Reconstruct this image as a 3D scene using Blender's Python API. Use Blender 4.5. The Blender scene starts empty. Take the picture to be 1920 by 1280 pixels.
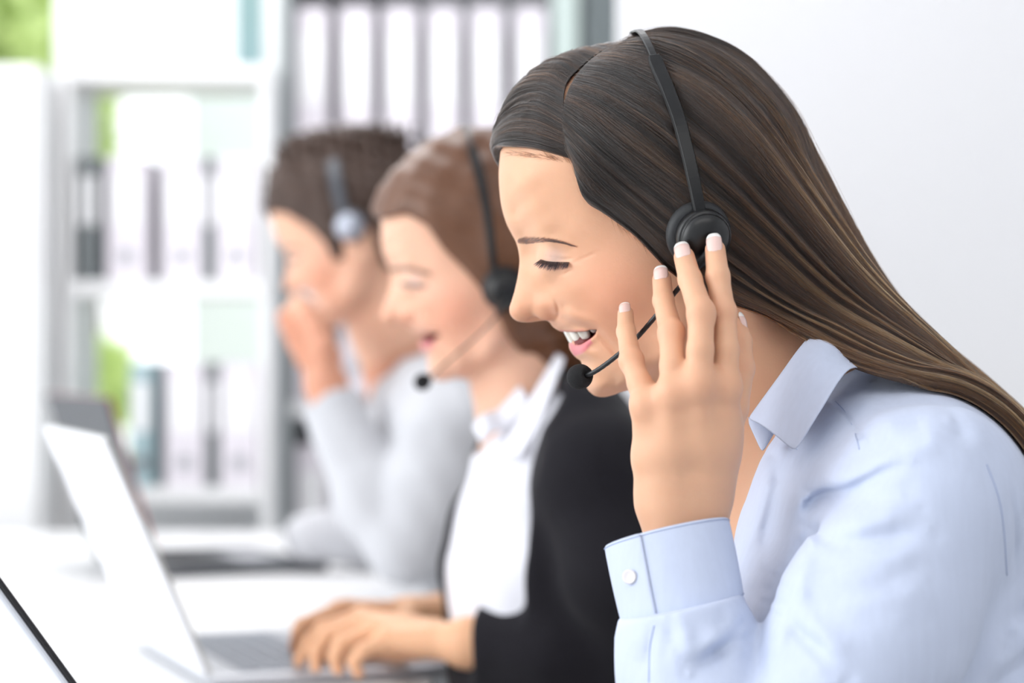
import bpy, bmesh, math, random
import numpy as np
from mathutils import Vector, Matrix

C = bpy.context.scene
COL = C.collection
rng = np.random.default_rng(7)
random.seed(7)

# ------------------------------------------------------------------ camera
CAM_Y, CAM_Z, LENS, SENS = -1.5, 1.05, 85.0, 36.0
cam_d = bpy.data.cameras.new('camera')
cam_d.lens = LENS
cam_d.sensor_width = SENS
cam_d.clip_start = 0.05
cam_d.dof.use_dof = True
cam_d.dof.focus_distance = 1.42
cam_d.dof.aperture_fstop = 4.2
cam = bpy.data.objects.new('camera', cam_d)
COL.objects.link(cam)
cam.location = (0, CAM_Y, CAM_Z)
cam.rotation_euler = (math.radians(90), 0, 0)
C.camera = cam

# ------------------------------------------------------------------ world, lights, exposure
w = bpy.data.worlds.new('world')
C.world = w
w.use_nodes = True
bg = w.node_tree.nodes['Background']
bg.inputs[0].default_value = (0.93, 0.97, 1.0, 1)
bg.inputs[1].default_value = 1.9


def area(name, loc, target, sx, sy, power, color=(1, 1, 1)):
    d = bpy.data.lights.new(name, 'AREA')
    d.shape = 'RECTANGLE'
    d.size, d.size_y, d.energy, d.color = sx, sy, power, color
    o = bpy.data.objects.new(name, d)
    COL.objects.link(o)
    o.location = loc
    o.rotation_euler = (Vector(target) - Vector(loc)).to_track_quat('-Z', 'Y').to_euler()
    return o


area('window_daylight', (-2.6, -0.6, 1.9), (0.1, 0, 1.0), 2.4, 1.8, 42, (0.97, 0.99, 1.0))
area('fill_light_front', (0.3, -1.3, 2.7), (0.1, 0.1, 1.0), 2.0, 1.2, 15, (1.0, 0.97, 0.93))  # added soft fill above the camera; no ceiling fixture is modelled
area('fill_light_rear', (-0.6, 2.3, 2.7), (-0.2, 2.6, 0.9), 2.4, 1.2, 38, (1.0, 0.99, 0.98))  # added fill to brighten the shelves and people at the back

C.view_settings.view_transform = 'Standard'
C.view_settings.look = 'None'
C.view_settings.exposure = 0.0
C.view_settings.gamma = 1.0
C.view_settings.use_curve_mapping = False
C.cycles.use_denoising = True
C.cycles.max_bounces = 6
C.cycles.diffuse_bounces = 3
C.cycles.glossy_bounces = 3
C.cycles.transmission_bounces = 4
C.cycles.transparent_max_bounces = 8


def K(Y):
    return (Y - CAM_Y) * SENS / LENS / 1920.0


def P(px, py, Y=0.0):
    """photo pixel + depth -> point in the room (metres)"""
    k = K(Y)
    return np.array(((px - 960) * k, Y, CAM_Z + (640 - py) * k))


def PL(pts):
    return np.array([P(*q) for q in pts])


# ------------------------------------------------------------------ materials
def lin(c):
    return tuple(((x / 255) / 12.92 if x / 255 <= 0.04045 else ((x / 255 + 0.055) / 1.055) ** 2.4) for x in c)


MATS = {}


def mat(name, rgb, rough=0.5, metal=0.0, spec=0.5, sheen=0.0, sss=0.0, noise=None, bump=None, emit=None, coat=0.0,
        alpha=None):
    """rgb 0-255; noise=(scale, amount) colour variation; bump=(scale, strength, distance)"""
    if name in MATS:
        return MATS[name]
    m = bpy.data.materials.new(name)
    m.use_nodes = True
    nt = m.node_tree
    b = nt.nodes['Principled BSDF']
    c = lin(rgb)
    b.inputs['Base Color'].default_value = (*c, 1)
    b.inputs['Roughness'].default_value = rough
    b.inputs['Metallic'].default_value = metal
    b.inputs['Specular IOR Level'].default_value = spec
    b.inputs['Coat Weight'].default_value = coat
    if sheen:
        b.inputs['Sheen Weight'].default_value = sheen
    if sss:
        b.inputs['Subsurface Weight'].default_value = sss
        b.inputs['Subsurface Radius'].default_value = (1.0, 0.36, 0.2)
        b.inputs['Subsurface Scale'].default_value = 0.006
    if emit:
        b.inputs['Emission Color'].default_value = (*lin(emit[0]), 1)
        b.inputs['Emission Strength'].default_value = emit[1]
    tc = nt.nodes.new('ShaderNodeTexCoord')
    if noise:
        n = nt.nodes.new('ShaderNodeTexNoise')
        n.inputs['Scale'].default_value = noise[0]
        n.inputs['Detail'].default_value = 4
        nt.links.new(tc.outputs['Object'], n.inputs['Vector'])
        r = nt.nodes.new('ShaderNodeMapRange')
        r.inputs[3].default_value = 1 - noise[1]
        r.inputs[4].default_value = 1 + noise[1]
        nt.links.new(n.outputs[0], r.inputs[0])
        mx = nt.nodes.new('ShaderNodeVectorMath')
        mx.operation = 'SCALE'
        mx.inputs[0].default_value = c
        nt.links.new(r.outputs[0], mx.inputs['Scale'])
        nt.links.new(mx.outputs[0], b.inputs['Base Color'])
    if bump:
        n = nt.nodes.new('ShaderNodeTexNoise')
        n.inputs['Scale'].default_value = bump[0]
        n.inputs['Detail'].default_value = 3
        nt.links.new(tc.outputs['Object'], n.inputs['Vector'])
        bp = nt.nodes.new('ShaderNodeBump')
        bp.inputs['Strength'].default_value = bump[1]
        bp.inputs['Distance'].default_value = bump[2]
        nt.links.new(n.outputs[0], bp.inputs['Height'])
        nt.links.new(bp.outputs[0], b.inputs['Normal'])
    MATS[name] = m
    return m


def skin_mat(name, warm=1.0):
    m = bpy.data.materials.new(name)
    m.use_nodes = True
    nt = m.node_tree
    b = nt.nodes['Principled BSDF']
    a = nt.nodes.new('ShaderNodeAttribute')
    a.attribute_name = 'tone'
    tc = nt.nodes.new('ShaderNodeTexCoord')
    n = nt.nodes.new('ShaderNodeTexNoise')
    n.inputs['Scale'].default_value = 60
    n.inputs['Detail'].default_value = 5
    nt.links.new(tc.outputs['Object'], n.inputs['Vector'])
    r = nt.nodes.new('ShaderNodeMapRange')
    r.inputs[3].default_value = 0.95
    r.inputs[4].default_value = 1.05
    nt.links.new(n.outputs[0], r.inputs[0])
    mx = nt.nodes.new('ShaderNodeVectorMath')
    mx.operation = 'SCALE'
    nt.links.new(a.outputs['Color'], mx.inputs[0])
    nt.links.new(r.outputs[0], mx.inputs['Scale'])
    nt.links.new(mx.outputs[0], b.inputs['Base Color'])
    v = nt.nodes.new('ShaderNodeTexNoise')
    v.inputs['Scale'].default_value = 900
    v.inputs['Detail'].default_value = 2
    nt.links.new(tc.outputs['Object'], v.inputs['Vector'])
    bp = nt.nodes.new('ShaderNodeBump')
    bp.inputs['Strength'].default_value = 0.12
    bp.inputs['Distance'].default_value = 0.0004
    nt.links.new(v.outputs[0], bp.inputs['Height'])
    nt.links.new(bp.outputs[0], b.inputs['Normal'])
    b.inputs['Roughness'].default_value = 0.47
    b.inputs['Specular IOR Level'].default_value = 0.38
    b.inputs['Subsurface Weight'].default_value = 0.22
    b.inputs['Subsurface Radius'].default_value = (1.0, 0.35, 0.18)
    b.inputs['Subsurface Scale'].default_value = 0.006
    return m


def hair_mat(name, root, tip, rough=0.3):
    """strand material: colour runs from root to tip with the strand's own coordinate, each strand a little different"""
    m = bpy.data.materials.new(name)
    m.use_nodes = True
    nt = m.node_tree
    for n in list(nt.nodes):
        nt.nodes.remove(n)
    out = nt.nodes.new('ShaderNodeOutputMaterial')
    h = nt.nodes.new('ShaderNodeBsdfHairPrincipled')
    h.model = 'CHIANG'
    h.parametrization = 'COLOR'
    inf = nt.nodes.new('ShaderNodeHairInfo')
    rp = nt.nodes.new('ShaderNodeValToRGB')
    e = rp.color_ramp.elements
    e[0].position, e[0].color = 0.12, (*lin(root), 1)
    e[1].position, e[1].color = 0.95, (*lin(tip), 1)
    nt.links.new(inf.outputs['Intercept'], rp.inputs[0])
    mr = nt.nodes.new('ShaderNodeMapRange')
    mr.inputs[3].default_value = 0.22
    mr.inputs[4].default_value = 1.8
    nt.links.new(inf.outputs['Random'], mr.inputs[0])
    mx = nt.nodes.new('ShaderNodeVectorMath')
    mx.operation = 'SCALE'
    nt.links.new(rp.outputs[0], mx.inputs[0])
    nt.links.new(mr.outputs[0], mx.inputs['Scale'])
    nt.links.new(mx.outputs[0], h.inputs['Color'])
    h.inputs['Roughness'].default_value = rough
    h.inputs['Radial Roughness'].default_value = 0.45
    h.inputs['Coat'].default_value = 0.0
    nt.links.new(h.outputs[0], out.inputs[0])
    return m


# ------------------------------------------------------------------ object helpers
def tag(o, label=None, cat=None, group=None, kind=None):
    if label:
        o['label'] = label
    if cat:
        o['category'] = cat
    if group:
        o['group'] = group
    if kind:
        o['kind'] = kind
    return o


def empty(name, loc=(0, 0, 0), rz=0.0, **kw):
    o = bpy.data.objects.new(name, None)
    o.empty_display_size = 0.05
    COL.objects.link(o)
    o.location = loc
    o.rotation_euler = (0, 0, rz)
    bpy.context.view_layer.update()
    return tag(o, **kw)


def link(o, m=None, parent=None, world=True):
    """world=True: the mesh is in room coordinates and keeps its place under its parent"""
    COL.objects.link(o)
    if m:
        if not isinstance(m, (list, tuple)):
            m = [m]
        for q in m:
            o.data.materials.append(q)
    if parent is not None:
        o.parent = parent
        if world:
            M = Matrix.Identity(4)
            chain = parent
            ms = []
            while chain is not None:
                ms.append(chain.matrix_basis.copy())
                chain = chain.parent
            for q in reversed(ms):
                M = M @ q
            # parents made here never carry a parent inverse, so their world matrix is the product of the bases
            o.matrix_basis = M.inverted()
    return o


def mesh_np(name, V, F, m=None, parent=None, smooth=True, world=True, tone=None):
    """V (n,3), F (m,4) or (m,3) arrays or list of polygons"""
    me = bpy.data.meshes.new(name)
    V = np.asarray(V, dtype=np.float32)
    if isinstance(F, np.ndarray):
        n = F.shape[1]
        me.vertices.add(len(V))
        me.vertices.foreach_set('co', V.ravel())
        me.loops.add(F.size)
        me.loops.foreach_set('vertex_index', F.astype(np.int32).ravel())
        me.polygons.add(len(F))
        me.polygons.foreach_set('loop_start', np.arange(0, F.size, n, dtype=np.int32))
        me.update(calc_edges=True)
        me.validate()
    else:
        me.from_pydata([tuple(map(float, v)) for v in V], [], [list(map(int, f)) for f in F])
        me.update()
    if smooth:
        me.polygons.foreach_set('use_smooth', np.ones(len(me.polygons), dtype=bool))
    if tone is not None:
        at = me.attributes.new('tone', 'FLOAT_COLOR', 'POINT')
        c = np.ones((len(V), 4), dtype=np.float32)
        c[:, :3] = tone
        at.data.foreach_set('color', c.ravel())
    o = bpy.data.objects.new(name, me)
    return link(o, m, parent, world)


class MB:
    """collects simple shapes and links them as one mesh"""

    def __init__(s):
        s.V, s.F = [], []

    def add(s, V, F):
        b = len(s.V)
        s.V += [tuple(map(float, v)) for v in V]
        s.F += [[b + i for i in f] for f in F]

    def box(s, c, size, rot=None):
        x, y, z = [q / 2 for q in size]
        V = [Vector((a, b, d)) for a in (-x, x) for b in (-y, y) for d in (-z, z)]
        if rot is not None:
            V = [rot @ v for v in V]
        V = [v + Vector(c) for v in V]
        s.add(V, [(0, 1, 3, 2), (4, 6, 7, 5), (0, 4, 5, 1), (2, 3, 7, 6), (0, 2, 6, 4), (1, 5, 7, 3)])

    def span(s, lo, hi):
        s.box([(a + b) / 2 for a, b in zip(lo, hi)], [abs(b - a) for a, b in zip(lo, hi)])

    def rings(s, R, cap=True, closed=True):
        n = len(R[0])
        V = [v for r in R for v in r]
        F = []
        for i in range(len(R) - 1):
            for j in range(n if closed else n - 1):
                k = (j + 1) % n
                F.append((i * n + j, i * n + k, (i + 1) * n + k, (i + 1) * n + j))
        if cap and closed:
            F.append(tuple(range(n))[::-1])
            F.append(tuple((len(R) - 1) * n + j for j in range(n)))
        s.add(V, F)

    def tube(s, pts, r, n=12, flat=1.0, up=None):
        pts = [Vector(p) for p in pts]
        rs = r if isinstance(r, (list, tuple, np.ndarray)) else [r] * len(pts)
        R = []
        ref = Vector(up) if up is not None else Vector((0.13, 0.97, 0.21))
        for i, p in enumerate(pts):
            t = (pts[min(i + 1, len(pts) - 1)] - pts[max(i - 1, 0)]).normalized()
            a = t.cross(ref).normalized()
            b = t.cross(a).normalized()
            R.append([p + a * (math.cos(2 * math.pi * j / n) * rs[i]) + b * (math.sin(2 * math.pi * j / n) * rs[i] * flat)
                      for j in range(n)])
        s.rings(R)

    def lathe(s, prof, M, n=32):
        """prof [(radius, height)] about local Z, placed by matrix M"""
        R = [[M @ Vector((r * math.cos(2 * math.pi * j / n), r * math.sin(2 * math.pi * j / n), h)) for j in range(n)]
             for r, h in prof]
        s.rings(R)

    def build(s, name, m=None, parent=None, smooth=False, bevel=0, seg=2, sub=0, world=True, solid=0):
        me = bpy.data.meshes.new(name)
        me.from_pydata(s.V, [], s.F)
        bm = bmesh.new()
        bm.from_mesh(me)
        if not solid:
            bmesh.ops.recalc_face_normals(bm, faces=bm.faces)
        bm.to_mesh(me)
        bm.free()
        o = bpy.data.objects.new(name, me)
        link(o, m, parent, world)
        if solid:
            q = o.modifiers.new('solid', 'SOLIDIFY')
            q.thickness = solid
            q.offset = 0
        if bevel:
            q = o.modifiers.new('bevel', 'BEVEL')
            q.width, q.segments, q.limit_method = bevel, seg, 'ANGLE'
        if sub:
            q = o.modifiers.new('sub', 'SUBSURF')
            q.levels = q.render_levels = sub
        if smooth:
            me.polygons.foreach_set('use_smooth', np.ones(len(me.polygons), dtype=bool))
        return o


def strands(name, pts, rad, m, parent=None):
    """pts (n, k, 3) -> one Curves object of n hairs; rad (k,) or (n,k)"""
    n, k = pts.shape[:2]
    hc = bpy.data.hair_curves.new(name)
    hc.add_curves([k] * n)
    hc.position_data.foreach_set('vector', pts.astype(np.float32).ravel())
    R = np.broadcast_to(np.asarray(rad, dtype=np.float32), (n, k)).ravel()
    at = hc.attributes.get('radius') or hc.attributes.new('radius', 'FLOAT', 'POINT')
    at.data.foreach_set('value', np.ascontiguousarray(R))
    hc.materials.append(m)
    o = bpy.data.objects.new(name, hc)
    return link(o, None, parent)


# ------------------------------------------------------------------ implicit surfaces
def smin(a, b, k):
    h = np.clip(0.5 + 0.5 * (b - a) / k, 0, 1)
    return b + (a - b) * h - k * h * (1 - h)


def smax(a, b, k):
    return -smin(-a, -b, k)


def cap(p, a, b, ra, rb):
    a = np.asarray(a, dtype=np.float32)
    b = np.asarray(b, dtype=np.float32)
    ba = b - a
    t = np.clip(((p - a) @ ba) / max(float(ba @ ba), 1e-12), 0, 1)
    return np.sqrt((((p - a) - t[:, None] * ba) ** 2).sum(1)) - (ra + (rb - ra) * t)


def chain(p, pts, rs, k):
    d = None
    for i in range(len(pts) - 1):
        q = cap(p, pts[i], pts[i + 1], rs[i], rs[i + 1])
        d = q if d is None else smin(d, q, k)
    return d


def ell(p, c, r, M=None):
    q = p - np.asarray(c, dtype=np.float32)
    if M is not None:
        q = q @ M
    r = np.asarray(r, dtype=np.float32)
    k0 = np.sqrt(((q / r) ** 2).sum(1)) + 1e-9
    k1 = np.sqrt(((q / (r * r)) ** 2).sum(1)) + 1e-9
    return k0 * (k0 - 1) / k1


def near(p, c, R, fn, base=None):
    """evaluates fn only within R of c; elsewhere a safe lower bound"""
    c = np.asarray(c, dtype=np.float32)
    dc = np.sqrt(((p - c) ** 2).sum(1))
    m = dc < R
    d = dc - R + 0.03
    if m.any():
        d[m] = fn(p[m])
    return d


def rot_cols(ax, ay, az):
    return np.array(Matrix.Rotation(az, 3, 'Z') @ Matrix.Rotation(ay, 3, 'Y') @ Matrix.Rotation(ax, 3, 'X'), dtype=np.float32)


def mesh_sdf(f, lo, hi, h, B=12, slack=1.5, newton=2):
    lo = np.asarray(lo, dtype=np.float64)
    nb = np.ceil((np.asarray(hi) - lo) / (B * h)).astype(int)
    I = np.stack(np.meshgrid(*[np.arange(q) for q in nb], indexing='ij'), -1).reshape(-1, 3)
    cen = (lo + (I + 0.5) * B * h).astype(np.float32)
    d = np.concatenate([f(cen[i:i + 200000]) for i in range(0, len(cen), 200000)])
    I = I[np.abs(d) < B * h * 0.87 * slack + 0.004]
    g = np.arange(B + 1)
    G = np.stack(np.meshgrid(g, g, g, indexing='ij'), -1).reshape(-1, 3)
    OFF = 1 << 20
    key = lambda c: (c[..., 0].astype(np.int64) + 8) * OFF * OFF + (c[..., 1].astype(np.int64) + 8) * OFF + c[..., 2] + 8
    cells, cpos, faces = [], [], []
    for s in range(0, len(I), 128):
        J = I[s:s + 128]
        idx = J[:, None, :] * B + G[None]
        pts = (lo + idx * h).astype(np.float32).reshape(-1, 3)
        v = f(pts).reshape(len(J), B + 1, B + 1, B + 1)
        ins = v < 0
        c = ins[:, :-1, :-1, :-1].astype(np.int8)
        tot = np.zeros_like(c)
        for a in (0, 1):
            for b in (0, 1):
                for e in (0, 1):
                    tot += ins[:, a:B + a, b:B + b, e:B + e]
        act = np.argwhere((tot > 0) & (tot < 8))
        if len(act):
            bi, ci = act[:, 0], act[:, 1:]
            acc = np.zeros((len(act), 3))
            cnt = np.zeros(len(act))
            corners = [(a, b, e) for a in (0, 1) for b in (0, 1) for e in (0, 1)]
            for a in corners:
                for ax in range(3):
                    if a[ax] == 0:
                        b = list(a)
                        b[ax] = 1
                        va = v[bi, ci[:, 0] + a[0], ci[:, 1] + a[1], ci[:, 2] + a[2]]
                        vb = v[bi, ci[:, 0] + b[0], ci[:, 1] + b[1], ci[:, 2] + b[2]]
                        m = (va < 0) != (vb < 0)
                        t = np.where(m, va / np.where(m, va - vb, 1), 0)
                        q = np.tile(np.array(a, float), (len(act), 1))
                        q[:, ax] += t
                        acc += q * m[:, None]
                        cnt += m
            gi = J[bi] * B + ci
            cells.append(key(gi))
            cpos.append(lo + (gi + acc / cnt[:, None]) * h)
        for ax in range(3):
            sl0 = [slice(None)] + [slice(0, B)] * 3
            sl1 = list(sl0)
            sl1[ax + 1] = slice(1, B + 1)
            A, Bq = ins[tuple(sl0)], ins[tuple(sl1)]
            e = np.argwhere(A != Bq)
            if not len(e):
                continue
            flip = A[tuple(e.T)]
            gi = J[e[:, 0]] * B + e[:, 1:]
            u, w_ = (ax + 1) % 3, (ax + 2) % 3
            q = np.stack([gi] * 4, 1)
            q[:, 1, u] -= 1
            q[:, 2, u] -= 1
            q[:, 2, w_] -= 1
            q[:, 3, w_] -= 1
            q[~flip] = q[~flip][:, ::-1]
            faces.append(key(q))
    cells = np.concatenate(cells)
    cpos = np.concatenate(cpos)
    order = np.argsort(cells)
    cells, cpos = cells[order], cpos[order]
    Fk = np.concatenate(faces)
    ix = np.searchsorted(cells, Fk)
    ix = np.clip(ix, 0, len(cells) - 1)
    ok = (cells[ix] == Fk).all(1)
    F = ix[ok][:, ::-1]
    V = cpos.astype(np.float32)
    for _ in range(newton):
        out = np.empty_like(V)
        for s in range(0, len(V), 200000):
            p = V[s:s + 200000]
            e = h * 0.35
            g = np.stack([(f(p + o) - f(p - o)) / (2 * e) for o in np.eye(3, dtype=np.float32) * e], 1)
            d = f(p)
            st = d[:, None] * g / np.maximum((g * g).sum(1, keepdims=True), 0.1)
            ln = np.sqrt((st ** 2).sum(1, keepdims=True))
            out[s:s + 200000] = p - st * np.minimum(1, 0.6 * h / np.maximum(ln, 1e-9))
        V = out
    return V, F


def poly_dist(x, z, poly, closed=False):
    """unsigned distance of 2D points to a polyline"""
    n = len(poly)
    d = np.full(x.shape, 1e9)
    for i in range(n if closed else n - 1):
        a, b = poly[i], poly[(i + 1) % n]
        bx, bz = b[0] - a[0], b[1] - a[1]
        t = np.clip(((x - a[0]) * bx + (z - a[1]) * bz) / max(bx * bx + bz * bz, 1e-18), 0, 1)
        d = np.minimum(d, (x - a[0] - t * bx) ** 2 + (z - a[1] - t * bz) ** 2)
    return np.sqrt(d)


def in_poly(x, z, poly):
    ins = np.zeros(x.shape, bool)
    n = len(poly)
    for i in range(n):
        x1, z1 = poly[i]
        x2, z2 = poly[(i + 1) % n]
        if z1 == z2:
            continue
        c = ((z1 > z) != (z2 > z)) & (x < (x2 - x1) * (z - z1) / (z2 - z1) + x1)
        ins ^= c
    return ins


def spline(pts, n):
    """Catmull-Rom through pts, resampled to n points evenly by length"""
    pts = np.asarray(pts, float)
    Q = np.vstack([2 * pts[0] - pts[1], pts, 2 * pts[-1] - pts[-2]])
    out = []
    for i in range(1, len(Q) - 2):
        for t in np.linspace(0, 1, 12, endpoint=False):
            p0, p1, p2, p3 = Q[i - 1:i + 3]
            out.append(0.5 * (2 * p1 + (p2 - p0) * t + (2 * p0 - 5 * p1 + 4 * p2 - p3) * t * t + (3 * p1 - p0 - 3 * p2 + p3) * t ** 3))
    out.append(pts[-1])
    out = np.array(out)
    s = np.r_[0, np.cumsum(np.sqrt((np.diff(out, axis=0) ** 2).sum(1)))]
    q = np.linspace(0, s[-1], n)
    return np.stack([np.interp(q, s, out[:, j]) for j in range(out.shape[1])], 1)
# ------------------------------------------------------------------ head shape (shared by the three people)
# midline profile, in photo pixels at the depth of the front woman's midline
PROFILE = [(938, 285), (935, 330), (939, 380), (948, 415), (958, 436), (967, 453), (972, 470), (974, 487), (973, 503),
           (970, 522), (965, 545), (960, 562), (957, 577), (960, 589), (971, 599), (990, 604), (1010, 602), (1024, 601),
           (1031, 605), (1036, 612), (1046, 619), (1055, 623), (1061, 630), (1066, 641), (1067, 652), (1073, 663),
           (1081, 671), (1089, 677), (1092, 688), (1093, 702), (1096, 717), (1102, 730), (1111, 739), (1121, 743.5),
           (1134, 744), (1151, 740), (1171, 733), (1230, 722), (1300, 690), (1370, 635), (1440, 570), (1484, 500),
           (1503, 410), (1496, 320), (1462, 230), (1390, 150), (1290, 102), (1190, 90), (1100, 112), (1020, 165),
           (966, 228)]
# (px, py, half width in mm)
HALF = [(952, 300, 24), (975, 300, 40), (1020, 290, 55), (1100, 260, 65), (1200, 240, 71), (1300, 260, 73),
        (1400, 280, 64), (1460, 340, 42), (1190, 130, 40), (1100, 150, 38), (1300, 140, 42), (1010, 205, 36),
        (1200, 180, 58), (1380, 190, 44), (948, 350, 20), (970, 350, 38), (1010, 350, 52), (1080, 350, 63),
        (1160, 350, 68), (965, 400, 20), (980, 400, 32), (1020, 400, 48), (1070, 400, 58),
        (978, 440, 15), (1000, 440, 31), (1035, 440, 45), (1070, 440, 54), (1110, 440, 60), (1150, 430, 64),
        (980, 480, 4.5), (990, 480, 8.5), (1003, 480, 20), (1020, 470, 35), (1045, 464, 43.5), (1045, 485, 40), (1070, 488, 48), (1095, 485, 54),
        (1130, 480, 60), (1200, 460, 67), (1300, 430, 71),
        (978, 520, 5.5), (990, 520, 9.5), (1005, 515, 19), (1022, 510, 31), (1045, 515, 41), (1075, 515, 50),
        (972, 550, 6.5), (985, 550, 9.5), (1002, 550, 12.5), (1020, 548, 19), (1040, 550, 32), (1070, 550, 46),
        (1110, 545, 56), (1170, 540, 63), (1240, 520, 65),
        (965, 577, 8), (980, 580, 10.5), (1000, 585, 11), (1020, 590, 11),
        (1055, 578, 31), (1085, 585, 43), (1120, 590, 52), (1170, 600, 57), (1230, 600, 59), (1310, 540, 62),
        (1045, 604, 13), (1060, 608, 22), (1080, 614, 29), (1100, 620, 35), (1130, 630, 43), (1170, 650, 49), (1220, 660, 53),
        (1075, 635, 13), (1085, 645, 20), (1105, 650, 29), (1130, 660, 37),
        (1085, 668, 13), (1100, 672, 21), (1120, 680, 29), (1150, 690, 38), (1190, 695, 43), (1250, 680, 50),
        (1098, 700, 11), (1110, 705, 18), (1130, 712, 25), (1155, 715, 29), (1110, 728, 12), (1130, 733, 16), (1160, 727, 22),
        (1190, 716, 31), (1300, 640, 50), (1400, 560, 45), (1400, 480, 58), (1440, 500, 42)]
# (px, py, curvature radius across the midline in mm)
RHO = [(935, 330, 55), (948, 415, 45), (960, 440, 30), (973, 475, 8), (973, 503, 7), (965, 545, 7), (957, 577, 9), (975, 600, 8),
       (1010, 602, 4.5), (1031, 605, 8), (1050, 620, 16), (1067, 647, 16), (1081, 671, 15), (1092, 690, 16), (1096, 717, 15),
       (1121, 743, 12), (1151, 740, 14), (1200, 727, 25), (1300, 690, 30), (1440, 570, 45), (1503, 410, 65), (1462, 230, 65),
       (1290, 102, 70), (1100, 112, 60), (966, 228, 58)]


def px2(pts):
    return [(P(q[0], q[1])[0], P(q[0], q[1])[2]) for q in pts]


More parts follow.
